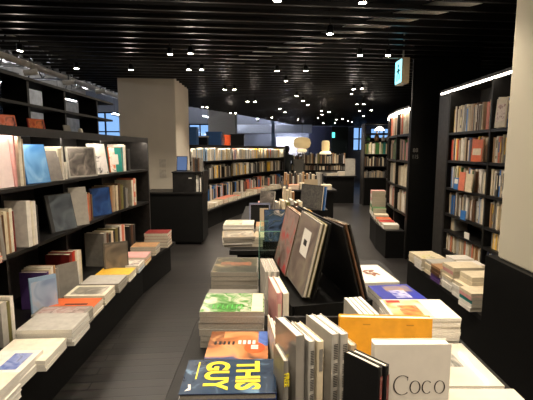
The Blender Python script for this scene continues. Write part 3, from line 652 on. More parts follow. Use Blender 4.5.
# ================================================================== CURVED RIGHT BOOKCASE CONTENTS
P2 = ['cream', 'ivory', 'white', 'beige', 'tan', 'brown', 'pink', 'pale grey', 'charcoal']
def trim(pts, d0=.03, d1=.03):
    return pts
for k, (z, pal, hh) in enumerate(((1.782, ['ivory', 'cream', 'white', 'tan', 'salmon'], (.26, .34)), (1.402, ['brown', 'green', 'charcoal', 'pink', 'beige'], (.24, .32)), (1.022, ['beige', 'cream', 'ivory', 'pale grey'], (.26, .33)), (.642, P2, (.25, .33)), )):
    for q in range(4):
        a, b = Vector(R2P[q]), Vector(R2P[q+1]); u = (b-a).normalized()
        row([tuple(a+u*.02), tuple(b-u*.02)], -1, z, rnd(26, pal, h=hh, t=(.02, .04)), f'{["top", "second", "third", "fourth"][k]} row, {["nearest", "second", "third", "last"][q]} bay, curved right bookcase', 'its near end', 'spines on the curved right bookcase')
specs = [(1.84, 5.85, [(.22, .2, .02, 'white')]*3, 'white stack ending the curved ledge'), (1.86, 6.1, [(.22, .2, .02, 'white')]*2+[(.22, .2, .02, 'red')], 'red stack on curved ledge'),
         (1.89, 6.36, [(.22, .2, .02, 'cream')]*2+[(.22, .2, .02, 'orange')], 'orange stack on curved ledge'), (1.92, 6.62, [(.22, .2, .02, 'white')]*3+[(.22, .2, .02, 'cream')], 'cream stack on curved ledge'),
         (1.96, 6.9, [(.22, .2, .03, 'white')]*3+[(.22, .2, .03, 'green')]*2, 'green topped stack on curved ledge'), (2.02, 7.2, [(.24, .24, .06, 'white'), (.24, .24, .06, 'cream'), (.24, .24, .06, 'green'), (.24, .24, .06, 'white'), (.24, .24, .06, 'pink'), (.24, .24, .06, 'white'), (.24, .24, .06, 'pink')], 'tall white pink green stack on curved ledge'),
         (2.12, 7.55, [(.22, .2, .03, 'salmon')]*4, 'salmon stack on curved ledge')]
for x, y, its, s in specs: stack(x, y, .401, -.15, its, s)

# ================================================================== FAR BOOKCASE CONTENTS
PF = {0: ['cream', 'ivory', 'white', 'white', 'white', 'pale grey', 'yellow', 'pale blue', 'salmon', 'cream', 'white'], 1: ['grey', 'charcoal', 'beige', 'charcoal', 'pale grey', 'white', 'black', 'yellow', 'grey', 'ivory', 'black'], 2: ['black', 'grey', 'beige', 'charcoal', 'charcoal', 'blue', 'pale grey', 'white', 'salmon', 'black']}
for q in range(4):
    a, b = Vector(FPT[q]), Vector(FPT[q+1]); u = (b-a).normalized()
    for k, z in enumerate((1.312, .902, .422)):
        row([tuple(a+u*.025), tuple(b-u*.025)], 1, z, rnd(60, PF[k], h=((.24, .29), (.24, .32), (.24, .36))[k], t=(.02, .05), gaps=.08), f'{["top", "middle", "lower"][k]} row, {["nearest", "second", "third", "last"][q]} bay of far bookcase', 'its near end', 'spines on the far curving bookcase')
fl = offset([(-1.55, 7.75), (-1.3, 8.7), (-.82, 10.2), (-.2, 11.8), (.6, 13.3)], .22); s = .15; k = 0
cols = ['cream', 'beige', 'white', 'cream', 'salmon', 'salmon', 'salmon', 'orange', 'grey', 'beige', 'cream', 'beige', 'orange', 'orange', 'pale grey', 'beige', 'cream', 'white', 'beige', 'tan', 'cream', 'grey']
tot = sum((Vector(b)-Vector(a)).length for a, b in zip(fl, fl[1:]))
while s < tot-.15 and k < len(cols):
    p, u = poly_at(fl, s); c = cols[k]
    stack(p.x, p.y, .381, math.atan2(u.y, u.x)-math.pi/2, [(.24, .22, .025, R.choice(['white', c]))]*R.randint(2, 4)+[(.24, .22, .025, c)], f'{ORD[k]} pile along far bookcase ledge')
    s += .27; k += 1
# things on top of the far bookcase
def simple_box(name, label, cat, pos, s, m, lid=None):
    r = empty(name, pos, label, cat)
    bm = bmesh.new(); box(bm, (-s[0]/2, -s[1]/2, 0), (s[0]/2, s[1]/2, s[2]*.85)); link('body', bm, m, r)
    bm = bmesh.new(); box(bm, (-s[0]/2-.01, -s[1]/2-.01, s[2]*.85), (s[0]/2+.01, s[1]/2+.01, s[2])); link('lid', bm, lid or m, r)
    return r
BB = mat('blue box card', (40, 92, 150), .4)
simple_box('storage_box', 'blue box on the far bookcase nearest the grey column', 'box', (-1.62, 8.5, 1.661), (.34, .3, .36), BB)
simple_box('storage_box', 'low black box with pale top between the blue boxes', 'box', (-1.42, 9.1, 1.661), (.2, .2, .2), METAL, PAGEC)
simple_box('storage_box', 'larger blue box beside the orange one on far bookcase', 'box', (-1.25, 9.7, 1.661), (.36, .24, .32), BB)
simple_box('storage_box', 'small bright orange box on the far bookcase top', 'box', (-.98, 10.15, 1.661), (.14, .14, .26), mat('orange card', (210, 80, 30), .5))
simple_box('display_case', 'black display case at the right of the boxes', 'case', (-.76, 10.7, 1.661), (.34, .34, .3), METAL)

# ================================================================== NEAREST TABLE
TZ = .751
# --- THIS GUY
guy_bg = pic('dark blue swirls', [(30, 40, 56), (44, 62, 84), (52, 66, 84), (104, 134, 160)], 7, rough=.22, distort=2.5)
YEL = mat('yellow print', (232, 214, 40), .4)
def guy_title(r, d):
    # book frame: x = text direction, z = up the page
    w, h, t = d['w'], d['h'], d['t']
    X = Vector((1, 0, 0)); Z = Vector((0, 0, 1)); N = Vector((0, -1, 0))
    for s, zc in (('THIS', .70), ('GUY', .36)):
        q = text_mesh('title_lettering', s, YEL, r, Matrix(), .1, 1, bold=.0035)
        co = [v.co for v in q.data.vertices]
        x0, x1 = min(v.x for v in co), max(v.x for v in co); y0, y1 = min(v.y for v in co), max(v.y for v in co)
        for v in q.data.vertices: v.co.x = (v.co.x-(x0+x1)/2)*(w*.84/(x1-x0)); v.co.y = (v.co.y-(y0+y1)/2)*(h*.27/(y1-y0))
        q.matrix_local = basis(Vector((w*.5, -t/2-.0015, h*zc)), X, Z, N)
    bm = bmesh.new()
    box(bm, (w*.08, -t/2-.0012, h*.13), (w*.6, -t/2-.0008, h*.145)); link('subtitle_line', bm, YEL, r)
    bm = bmesh.new()
    quad(bm, [(w*.75, -t/2-.0012, h*.07), (w*.86, -t/2-.0012, h*.085), (w*.86, -t/2-.0012, h*.11), (w*.75, -t/2-.0012, h*.10)])
    quad(bm, [(w*.86, -t/2-.0012, h*.075), (w*.93, -t/2-.0012, h*.05), (w*.90, -t/2-.0012, h*.11), (w*.86, -t/2-.0012, h*.11)])
    link('publisher_mark', bm, PAGEW, r)
stack(-.115, 1.175, TZ, .03, [(.19, .285, .025, 'grey', PAGEG), (.19, .285, .025, 'grey', PAGEG), (.19, .285, .025, 'pale grey', PAGEG), (.19, .285, .022, 'navy', PAGEG)], 'THIS GUY book pile',
      topart=[(.0, .0, 1, 1)], topm=[guy_bg], head=(1, 0, 0), title=guy_title, toplabel='dark blue book with yellow THIS GUY lettering, front left of the table', soft=False)
# --- fighter cover
def fight_title(r, d):
    w, h, t = d['w'], d['h'], d['t']; y = -t/2-.0016
    bm = bmesh.new(); n = 24
    vs = [bm.verts.new((w*.62+w*.19*math.cos(2*math.pi*k/n), y, h*.78+h*.17*math.sin(2*math.pi*k/n))) for k in range(n)]; bm.faces.new(vs)
    link('orange_oval', bm, mat('orange oval print', (226, 84, 30), .35), r)
    bm = bmesh.new()
    for k in range(3): box(bm, (w*(.54+.05*k), y-.0008, h*.72), (w*(.575+.05*k), y-.0004, h*.84))
    link('oval_marks', bm, PAGEW, r)
    bm = bmesh.new()
    for k in range(5): box(bm, (w*.4, y-.0002, h*(.1+.075*k)), (w*.52, y, h*(.14+.075*k)))
    link('title_lettering', bm, mat('near black print', (24, 22, 26), .4), r)
    bm = bmesh.new()
    for k in range(4): box(bm, (w*.36, y-.0002, h*(.5+.08*k)), (w*.5, y, h*(.55+.08*k)))
    link('title_lettering', bm, PAGEW, r)
stack(-.105, 1.40, TZ, 0, [(.21, .22, .03, 'grey', PAGEG), (.21, .22, .03, 'charcoal', PAGEG), (.21, .22, .025, 'tan', PAGEG)], 'orange oval book pile', head=(1, 0, 0),
      topart=[(0, 0, 1, 1), (.0, .0, .5, .24), (.0, .84, .55, 1)], topm=[pic('skin and shadow photo', [(60, 44, 40), (176, 110, 62), (214, 146, 96), (60, 70, 110)], 7, distort=1), pic('brown arm photo', [(170, 110, 70), (120, 74, 48), (200, 150, 100)], 8), pic('blue sleeve photo', [(60, 90, 160), (90, 120, 190), (40, 50, 90)], 8)],
      title=fight_title, toplabel='picture book with orange oval and blue corner, behind THIS GUY')
# --- green cover
def green_title(r, d):
    w, h, t = d['w'], d['h'], d['t']; y = -t/2-.0016
    bm = bmesh.new()
    for k in range(7):
        x0 = w*.66; z0 = h*(.18+.075*k)
        box(bm, (x0, y-.0003, z0), (x0+w*.2, y, z0+h*.018)); box(bm, (x0 if k % 2 else x0+w*.17, y-.0003, z0), (x0+w*.03 if k % 2 else x0+w*.2, y, z0+h*.055))
    link('title_lettering', bm, mat('bright green print', (60, 170, 50), .4), r)
stack(-.14, 1.645, TZ, 0, [(.21, .26, .026, 'grey', PAGEG), (.21, .26, .026, 'grey', PAGEG), (.21, .26, .026, 'pale grey', PAGEG), (.21, .26, .026, 'grey', PAGEG), (.21, .26, .026, 'pale grey', PAGEG), (.21, .26, .02, 'pale grey', PAGEG)], 'green leafy book pile', head=(1, 0, 0),
      topart=[(0, 0, 1, 1), (.02, .8, .98, .98)], topm=[pic('leafy photo', [(56, 104, 46), (90, 140, 72), (170, 176, 150), (196, 190, 168)], 16, rough=.2), cm('cream')], title=green_title,
      toplabel='glossy green leafy book on the tall pile, left of table')
# --- grey pile with landscape
stack(-.175, 2.235, TZ, 0, [(.3, .25, .024, c, PAGEG) for c in ('grey', 'charcoal', 'grey', 'grey', 'charcoal', 'grey')], 'dark landscape book pile', head=(1, 0, 0), 
      topart=[(.02, .02, .98, .98), (.36, .15, .58, .85)], topm=[pic('dark landscape photo', [(30, 34, 26), (60, 60, 40), (150, 132, 96)], 9), pic('russet ridge', [(96, 64, 44), (140, 84, 54), (80, 66, 48)], 9)], toplabel='dark landscape-photo book with russet ridge, left side of table')
stack(-.175, 1.92, TZ, 0, [(.25, .25, .022, 'grey', PAGEG)]*3, 'plain grey pile before dark landscape book')
# acrylic box
ACR = bpy.data.materials.new('clear acrylic'); ACR.use_nodes = True
nt = ACR.node_tree; nt.nodes.clear(); o_ = nt.nodes.new('ShaderNodeOutputMaterial'); t_ = nt.nodes.new('ShaderNodeBsdfTransparent'); t_.inputs[0].default_value = (.86, .95, .91, 1)
g_ = nt.nodes.new('ShaderNodeBsdfGlossy'); g_.inputs['Roughness'].default_value = .03; lw = nt.nodes.new('ShaderNodeFresnel'); lw.inputs[0].default_value = 1.49; mx_ = nt.nodes.new('ShaderNodeMixShader')
nt.links.new(lw.outputs[0], mx_.inputs[0]); nt.links.new(t_.outputs[0], mx_.inputs[1]); nt.links.new(g_.outputs[0], mx_.inputs[2]); nt.links.new(mx_.outputs[0], o_.inputs[0])
EDG = mat('green acrylic edge', (120, 170, 150), .2)
r = empty('acrylic_stand', (-.045, 2.42, TZ), 'clear acrylic box with greenish edges behind the left book piles', 'display box')
bm = bmesh.new(); box(bm, (0, 0, 0), (.13, .004, .3)); box(bm, (0, .36, 0), (.06, .364, .3)); box(bm, (0, .004, 0), (.004, .36, .3)); link('panels', bm, ACR, r)
bm = bmesh.new(); box(bm, (-.0005, -.0005, .3), (.13, .0045, .303)); box(bm, (-.0005, 0, .3), (.0045, .364, .303)); box(bm, (0, .36, .3), (.06, .3645, .303)); box(bm, (-.003, -.003, 0), (.0, .004, .3)); link('rim', bm, EDG, r)

# --- upright group behind: spines towards camera
def upright(x, y, z, ang, w, h, t, c, lab, **k):
    """spine faces the camera side, depth runs along direction rotated ang from +y"""
    X = Vector((-math.sin(ang), math.cos(ang), 0)); Y = UP.cross(X)
    return book(basis(Vector((x, y, z)), X, Y, UP), w, h, t, c, lab, must=True, **k)
TXT = [(.16+.022*k, .172+.022*k) for k in range(33) if k not in (6, 7, 15, 22, 23)]
upright(.052, 1.56, TZ, .15, .22, .225, .022, 'pink', 'pinkish white upright book, left of the pair before the art book rack', band=[(.2, .8)], bandc=cm('cream'))
upright(.079, 1.56, TZ, .15, .22, .223, .024, 'ivory', 'ivory upright book, right of the pair before the art book rack', pages=PAGEW)
for k in range(5):
    upright(.0+k*.014, 1.86+k*.0, TZ, .12, .24, .22, .012, ['pale grey', 'white', 'pale grey', 'white', 'grey'][k], f"{['pale grey', 'white', 'light grey', 'off-white', 'darker grey'][k]} thin magazine upright behind the pinkish pair, {['leftmost', 'second', 'third', 'fourth', 'rightmost'][k]}", soft=True, pages=PAGEG)
# front tray
r = empty('book_tray', (.10, 1.13, TZ), 'black tray holding upright books at the front of the table', 'tray')
bm = bmesh.new(); box(bm, (-.045, -.2, 0), (.13, .33, .006)); link('bottom', bm, BLACK, r)
bm = bmesh.new(); box(bm, (-.045, .331, 0), (.19, .343, .165)); link('back_wall', bm, BLACK, r)
z1 = TZ+.007
WRAP = mat('glossy grey wrap', (150, 144, 134), .16, var=.1, scale=6, coat=.5)
a = .40
upright(.100, 1.12, z1, a, .15, .25, .028, 'grey', 'thick grey book in glossy wrap, leftmost upright in front tray', coverm=WRAP, pages=PAGEW)
upright(.134, 1.12, z1, a, .15, .232, .02, 'pale grey', 'slim grey spine book just right of the glossy wrapped one', band=TXT, bandc=cm('charcoal'), pages=PAGEW)
upright(.160, 1.12, z1, a, .15, .232, .02, 'cream', 'cream topped slim book in the front tray before the lettered spines', band=[(.6, .9)], bandc=cm('grey'), pages=PAGEW)
upright(.205, 1.13, z1, a, .16, .25, .024, 'pale grey', 'left of two grey lettered spines in front tray', band=TXT, bandc=cm('charcoal'), pages=PAGEW)
upright(.232, 1.13, z1, a, .16, .25, .024, 'pale grey', 'right of two grey lettered spines in front tray', band=TXT, bandc=cm('charcoal'), pages=PAGEW)
upright(.259, 1.125, TZ, a, .13, .225, .02, 'beige', 'plain beige upright book at the right of the lettered spines')
upright(.056, 1.08, TZ, .25, .11, .2, .014, 'grey', 'grey booklet with yellow spine lettering beside the THIS GUY book', band=None)
def free_title(r, d):
    h, t = d['h'], d['t']
    text_mesh('spine_lettering', 'FREE', YEL, r, basis(Vector((-.0056, 0, h*.72)), Vector((0, 0, -1)), Vector((0, -1, 0)), Vector((-1, 0, 0))), .02, 1.0, bold=.0006)
BOOKS[-1]['title'] = free_title
for k in range(3):
    upright(.04+k*.011, 1.205, TZ, .12, .27, .17-.012*k, .006, ['ivory', 'white', 'charcoal'][k], ['ivory', 'white', 'black'][k]+' thin folder standing between tray and orange oval book', soft=True)
stack(.155, 1.385, TZ+.007, .05, [(.13, .15, .03, 'white', PAGEW), (.13, .15, .03, 'pale grey', PAGEW), (.13, .15, .03, 'ivory', PAGEW)], 'white pile at the back of the front tray', topart=[(.05, .05, .95, .95)], topm=[pic('creased wrap', [(226, 222, 210), (160, 156, 148), (210, 206, 196)], 14, rough=.15)])
# black small books
for k in range(2):
    upright(.292+k*.022, .965+k*.014, TZ, .70, .11, .247-.004*k, .018, 'black', ['left', 'right'][k]+' black book with dark red spine before the Coco book', band=[(.1, .9)], bandc=cm('dark red'))
# yellow and Coco
YC = mat('amber cloth cover', (226, 160, 40), .4, var=.04)
def fo(x, y, z, w, h, t, c, lab, tilt=.03, yaw=-math.pi/2, **k):
    faceout(0, c, w, h, t, lab, tilt, yaw, pos=(x, y, z), **k)
fo(.395, 1.28, TZ, .30, .25, .03, 'yellow', 'amber yellow book standing behind the white Coco book', yaw=-1.62, coverm=YC, art=[(.25, .90, .33, .915), (.72, .90, .80, .915)], artm=[mat('faint brown print', (186, 128, 34), .5)]*2)
CW = mat('white coated cover', (222, 214, 200), .35, var=.015)
INK = mat('dark brown ink', (46, 34, 26), .5)
def ring(bm, cx, cz, rx, rz, thin, thick, a0, a1, y, n=28, tilt=0):
    pts = []
    for k in range(n+1):
        a = a0+(a1-a0)*k/n; wd = thin+(thick-thin)*abs(math.cos(a+tilt))
        c, s = math.cos(a), math.sin(a)
        pts.append(((cx+(rx+wd/2)*c, y, cz+(rz+wd/2)*s), (cx+(rx-wd/2)*c, y, cz+(rz-wd/2)*s)))
    for k in range(n):
        quad(bm, [pts[k][0], pts[k+1][0], pts[k+1][1], pts[k][1]])
def coco_title(r, d):
    y = -d['t']/2-.0012; bm = bmesh.new(); w = d['w']; h = d['h']
    zb = h-.123; s = .021
    ring(bm, .078, zb+.006, .023, .028, .0012, .0042, math.radians(48), math.radians(312), y)
    box(bm, (.092, y, zb+.020), (.0935, y+.0004, zb+.031)); 
    ring(bm, .1135, zb, .0135, .0185, .0012, .0038, 0, 2*math.pi, y, tilt=.2)
    ring(bm, .1465, zb, .0130, .0185, .0012, .0038, math.radians(45), math.radians(315), y)
    ring(bm, .181, zb, .0135, .0185, .0012, .0038, 0, 2*math.pi, y, tilt=.2)
    link('title_lettering', bm, INK, r)
fo(.397, 1.06, TZ, .208, .277, .035, 'white', 'white book with large thin Coco lettering standing at the table front', tilt=.0, yaw=-1.56, coverm=CW, title=coco_title, pages=PAGEW)
# --- art book rack (A-shape)
ang = math.atan2(.07, .33)
r = empty('art_book_rack', (.0, 0, 0), 'black A-shaped rack holding large art books in the middle of table', 'rack')
u = Vector((-.07, .33, 0)).normalized()
def panel(name, b0, t0, ln, th, side, m, parent, extra=None):
    """sloping slab: near bottom b0, near top t0, runs ln along u, thickness th on side"""
    b0 = Vector(b0); t0 = Vector(t0); s = (t0-b0).normalized(); n = s.cross(u).normalized()*side*th
    bm = bmesh.new(); pts = [b0, b0+u*ln, t0+u*ln, t0]
    lo = [bm.verts.new(p) for p in pts]; hi = [bm.verts.new(p+n) for p in pts]
    bm.faces.new(lo); bm.faces.new(hi[::-1])
    for i in range(4): bm.faces.new([lo[i], lo[(i+1) % 4], hi[(i+1) % 4], hi[i]])
    return link(name, bm, m, parent)
panel('left_panel', (.235, 1.93, .80), (.315, 1.93, 1.19), .72, .008, -1, BLACK, r)
panel('right_panel', (.465, 1.86, .80), (.365, 1.86, 1.19), .76, .008, 1, BLACK, r)
bm = bmesh.new()
M = Matrix.Translation((.315, 1.84, TZ)) @ Matrix.Rotation(math.atan2(.07, .33), 4, 'Z')
box(bm, (-.19, 0, 0), (.20, .74, .03), 0, M); link('base', bm, BLACK, r)
bm = bmesh.new(); box(bm, (-.19, -.012, 0), (.20, 0, .075), 0, M); box(bm, (-.2, 0, 0), (-.19, .74, .07), 0, M); box(bm, (.20, 0, 0), (.21, .74, .07), 0, M); link('lip', bm, BLACK, r)
r['label'] = 'black A-shaped rack holding large art books in the middle of table'
# big art books on its left slope
def slope_book(b0, t0, ln, th, c, lab, out, art=None, artm=None, coverm=None, spine_near=False):
    """b0 near-bottom, t0 near-top of the visible cover; front cover faces `out` side"""
    b0 = Vector(b0); t0 = Vector(t0); up = (t0-b0).normalized(); h = (t0-b0).length
    # front normal
    n = up.cross(u).normalized()
    if n.dot(Vector(out)) < 0: n = -n
    y = -n; x = y.cross(up).normalized()
    # x is along +u or -u
    o = (b0 if x.dot(u) > 0 else b0+u*ln)-n*(th/2)
    book(basis(o, x, y, up), ln, h, th, c, lab, art=art, artm=artm, coverm=coverm, must=True, pages=PAGEC)
GC = mat('taupe grey cover', (124, 110, 100), .4)
slope_book((.185, 1.95, .822), (.27, 1.95, 1.204), .325, .018, 'grey', 'large taupe art book with white title label on the black rack', (-1, 0, 0), art=[(.03, .02, .97, .98), (.36, .46, .74, .82), (.47, .6, .63, .68)], artm=[pic('taupe floral print', [(104, 90, 84), (130, 116, 106), (150, 140, 120)], 6), PAGEW, cm('charcoal')])
slope_book((.207, 1.95, .822), (.292, 1.95, 1.2), .325, .016, 'olive', 'second large art book directly behind the labelled one', (-1, 0, 0))
slope_book((.112, 2.285, .822), (.197, 2.285, 1.19), .31, .018, 'brown', 'large art book with red pattern, behind the labelled one', (-1, 0, 0), art=[(.03, .02, .97, .98)], artm=[pic('red brown pattern', [(128, 108, 100), (160, 138, 128), (190, 66, 66)], 13, distort=.5)])
slope_book((.132, 2.285, .822), (.217, 2.285, 1.185), .31, .016, 'tan', 'thin art book hidden behind the red patterned one', (-1, 0, 0))
slope_book((.50, 1.88, .822), (.40, 1.88, 1.2), .33, .012, 'black', 'dark art book on the right slope of the rack, outer', (1, 0, 0), art=[(.03, .02, .97, .98)], artm=[pic('dark photo', [(50, 46, 42), (80, 72, 64), (30, 28, 28)], 8)])
slope_book((.484, 1.88, .822), (.384, 1.88, 1.2), .33, .012, 'brown', 'dark art book on the right slope of the rack, inner', (1, 0, 0))
slope_book((.428, 2.23, .822), (.328, 2.23, 1.17), .3, .014, 'charcoal', 'far dark art book on the right slope of the rack', (1, 0, 0))
# thin white books on edge
for k in range(4):
    upright(.385+k*.021, 1.47+k*.003, TZ, .14, .24, .15, .016, ['pale grey', 'white', 'ivory', 'pale grey'][k], ['leftmost', 'second', 'third', 'rightmost'][k]+' slim white book on edge behind the amber yellow book', pages=PAGEW, soft=True)
# right-hand piles
stack(.662, 1.675, TZ, .0, [(.2, .28, .012, 'white', PAGEW)]*8+[(.21, .28, .012, 'white', PAGEW)], 'white magazine pile by right table edge', head=(1, 0, 0),
      topart=[(.05, .04, .95, .62), (.35, .2, .85, .5), (.06, .08, .2, .3)], topm=[pic('pale orange print', [(226, 214, 190), (220, 180, 120), (206, 120, 60)], 8), pic('orange figures', [(220, 150, 80), (196, 92, 50), (230, 190, 140)], 14), cm('red')], toplabel='white magazine with orange figures on the thick white pile')
stack(.658, 1.94, TZ, .12, [(.24, .22, .03, 'charcoal', PAGEW), (.24, .22, .03, 'charcoal', PAGEW), (.24, .215, .024, 'navy', PAGEW)], 'royal blue book pile', head=(1, 0, 0),
      topart=[(0, 0, 1, 1), (.08, .3, .45, .93), (.35, .35, .8, .72)], topm=[mat('royal blue cover', (44, 52, 150), .35), pic('tan blue photo', [(150, 120, 96), (120, 110, 130), (70, 80, 150)], 8), pic('white blue figures', [(60, 70, 170), (200, 200, 220), (170, 140, 120)], 16)], toplabel='royal blue book with pale picture behind the orange figures magazine')
def leaf_title(r, d):
    w, h, t = d['w'], d['h'], d['t']; y = -t/2-.0014; bm = bmesh.new()
    for cx, cz, an, l in ((.45, .35, .3, .17), (.55, .45, 1.2, .2), (.4, .55, -.6, .2), (.55, .62, .5, .18), (.62, .5, -.2, .16), (.35, .45, 1.7, .14)):
        vs = []
        for k in range(14):
            q = 2*math.pi*k/14; u_, v_ = l*.5*math.cos(q), l*.2*math.sin(q)*(1-.3*math.cos(q))
            vs.append(bm.verts.new((w*cx+(u_*math.cos(an)-v_*math.sin(an))*.34, y, h*cz+(u_*math.sin(an)+v_*math.cos(an))*.34)))
        bm.faces.new(vs); y -= .0002
    link('leaf_print', bm, mat('brown leaf ink', (128, 84, 62), .5), r)
stack(.625, 2.31, TZ, .1, [(.34, .2, .025, 'ivory', PAGEW), (.34, .2, .025, 'white', PAGEW), (.34, .2, .02, 'ivory', PAGEW)], 'white leaf print book pile',
      title=leaf_title, topart=[(.04, .04, .96, .96)], topm=[mat('warm white print', (226, 220, 206), .4)], toplabel='white book with brown leaf print behind the royal blue one', head=(1, 0, 0))
# glossy white books at the right front
GLW = mat('glossy white wrap', (214, 206, 188), .12, var=.02, coat=.6, bump=.06, scale=9)
stack(.645, 1.405, TZ, .0, [(.30, .31, .012, 'ivory', PAGEW)], 'glossy', head=(1, 0, 0), topart=[(0, 0, 1, 1), (.25, .3, .6, .75)], topm=[GLW, pic('grey brush marks', [(214, 206, 188), (150, 148, 140), (96, 96, 92)], 9, rough=.12, stretch=(1, 1, 3))], toplabel='flat glossy white book with grey brush mark, right side of table')
stack(.665, 1.08, TZ, .0, [(.32, .31, .012, 'ivory', PAGEW)], 'glossy', head=(1, 0, 0), topart=[(0, 0, 1, 1)], topm=[GLW], toplabel='plain flat glossy white book at the right front table corner')

# ================================================================== SECOND TABLE
stack(-.24, 3.36, TZ, .12, [(.27, .25, .022, 'pale grey', PAGEG), (.27, .26, .022, 'white', PAGEW), (.27, .26, .022, 'grey', PAGEG), (.27, .26, .02, 'beige', PAGEG)], 'fanned cream pile on second table', jit=.02, topart=[(.05, .05, .95, .95)], topm=[pic('grey tan photo', [(196, 186, 166), (120, 112, 98), (170, 150, 120)], 10)])
stack(-.02, 3.36, TZ, -.1, [(.18, .24, .03, 'beige'), (.18, .24, .03, 'grey'), (.18, .24, .02, 'beige')], 'beige pile right of the fanned one', jit=.01)
stack(-.26, 3.78, TZ, 0, [(.28, .26, .024, 'white', PAGEW), (.28, .26, .024, 'grey', PAGEG), (.28, .26, .024, 'pale grey', PAGEG), (.28, .26, .024, 'ivory', PAGEW), (.28, .26, .012, 'ivory', PAGEW)], 'taller pale pile behind the fanned one', jit=.015, topart=[(.05, .05, .6, .95)], topm=[pic('tan line print', [(214, 206, 188), (206, 190, 160), (130, 110, 84)], 9)])
stack(-.02, 3.8, TZ, 0, [(.16, .24, .03, 'grey'), (.16, .24, .03, 'beige'), (.16, .24, .03, 'tan')], 'small tan pile on second table')
faceout(0, 'navy', .17, .26, .012, 'dark blue picture book in sleeve facing forward on the second table', .12, -1.5, pos=(.07, 3.2, TZ+.06), art=[(.02, .02, .98, .98)], artm=[pic('night blue photo', [(24, 38, 52), (70, 90, 120), (40, 60, 70), (190, 180, 170)], 11)])
bm = bmesh.new(); box(bm, (-.1, -.06, 0), (.1, .08, .06)); o = link('display_block', bm, BLACK, None, Matrix.Translation((.07, 3.24, TZ))); tag(o, 'small black block beneath the dark blue picture book', 'block')
r = empty('display_easel', (-.07, 4.1, TZ), 'blue grey framed easel standing on the second table', 'easel')
EF = mat('blue grey frame', (112, 118, 140), .4)
M = Matrix.Rotation(-.2, 4, 'X')
bm = bmesh.new(); box(bm, (-.11, -.01, .0), (-.095, .01, .25), 0, M); box(bm, (.095, -.01, 0), (.11, .01, .25), 0, M); box(bm, (-.11, -.01, .235), (.11, .01, .255), 0, M); link('frame', bm, EF, r)
bm = bmesh.new(); box(bm, (-.094, .004, .0), (.094, .012, .234), 0, M); link('backing', bm, BLACK, r)
bm = bmesh.new(); box(bm, (.0, -.006, .02), (.09, .002, .2), 0, M); link('card', bm, cm('beige'), r)
its = [(.06, 3.98, .2, .2, 'beige', .34), (.11, 3.95, .2, .03, 'grey', .3), (.17, 3.9, .2, .03, 'cream', .32), (.215, 3.9, .2, .03, 'olive', .31), (.255, 3.9, .2, .03, 'pale grey', .33), (.30, 3.92, .2, .028, 'brown', .3), (.34, 3.92, .2, .03, 'cream', .31)]
for k, (x, y, w, t, c, h) in enumerate(its):
    if k == 0: faceout(0, 'grey', .2, .34, .02, 'tall grey book leaning left of the upright row, second table', .12, -2.2, pos=(.0, 4.5, TZ), art=[(.05, .05, .95, .95)], artm=[grey_ph]); continue
    upright(x, y, TZ, .1, w, h-.02, t, c, f'{c} upright book, {ORD[k-1]} from left on the second table', pages=PAGEC)
sl = pic('slate weave photo', [(58, 58, 58), (82, 80, 76), (100, 96, 90)], 30)
faceout(0, 'charcoal', .34, .25, .02, 'slate grey landscape book leaning on the second table', .12, -2.55, pos=(.47, 4.15, TZ+.19), art=[(.02, .03, .98, .97)], artm=[sl])
faceout(0, 'blue', .34, .24, .012, 'blue edged book directly behind the slate grey one', .12, -2.55, pos=(.50, 4.17, TZ+.19))
bm = bmesh.new(); box(bm, (-.2, -.16, 0), (.16, .2, .19)); o = link('display_block', bm, BLACK, None, Matrix.Translation((.47, 4.2, TZ))); tag(o, 'black riser beneath the slate grey landscape book', 'block')
for k in range(5):
    upright(.24+k*.035, 3.28, TZ, .1, .22, [.3, .31, .29, .3, .28][k], .03, ['pink', 'dark red', 'tan', 'olive', 'yellow'][k], f"{['pink', 'dark red', 'tan', 'olive', 'yellow'][k]} upright book just behind the art book rack")
stack(.2, 4.75, TZ, .05, [(.22, .3, .03, 'cream'), (.22, .3, .03, 'white'), (.22, .3, .03, 'yellow'), (.22, .3, .03, 'cream'), (.22, .3, .03, 'white'), (.22, .3, .02, 'cream')], 'cream pile at rear of second table')
stack(-.1, 5.1, TZ, .05, [(.22, .3, .03, 'beige'), (.22, .3, .03, 'grey'), (.22, .3, .03, 'salmon')], 'salmon pile at rear of second table')
stack(.0, 5.45, TZ, .05, [(.22, .24, .03, 'white'), (.22, .24, .03, 'salmon'), (.22, .24, .03, 'pink')], 'pink pile at rear of second table')
faceout(0, 'beige', .17, .28, .03, 'plain beige panel standing at the rear of the second table', .05, -1.55, pos=(.58, 5.2, TZ+.14))
simple_box('display_block', 'grey block below the beige panel on second table', 'block', (.58, 5.25, TZ), (.22, .22, .14), METAL)
for k in range(4):
    upright(.24+k*.04, 5.35, TZ, 0, .18, R.uniform(.22, .3), .034, R.choice(['beige', 'grey', 'tan', 'cream']), f'{ORD[k]} upright book left of the beige panel')

# ================================================================== BACKGROUND
def scatter(x0, x1, y0, y1, z, n, tag_):
    for k in range(n):
        x = x0+(x1-x0)*(k+.5)/n; y = y0+(y1-y0)*R.random()
        stack(x, y, z, 0, [(.2, .2, .03, R.choice(['cream', 'white', 'beige', 'salmon', 'grey']))]*R.randint(2, 4), f'{ORD[k]} pile from left, {tag_}')
scatter(.45, 1.35, 8.2, 8.5, .751, 4, 'third table')
row([(.4, 9.2), (1.35, 9.2)], 1, .751, rnd(30, ['beige', 'tan', 'cream', 'brown', 'grey', 'charcoal', 'pale grey'], t=(.03, .05), h=(.18, .3)), 'third table', 'left', 'upright books on the third table')
faceout(0, 'pale grey', .3, .5, .02, 'pale upright board on the black counter far right', .05, -1.5, pos=(2.45, 11.75, .802))
scatter(1.8, 2.3, 11.8, 12.1, .801, 3, 'black counter')
LOWC = [(.9, 15.0), (2.9, 15.0)]
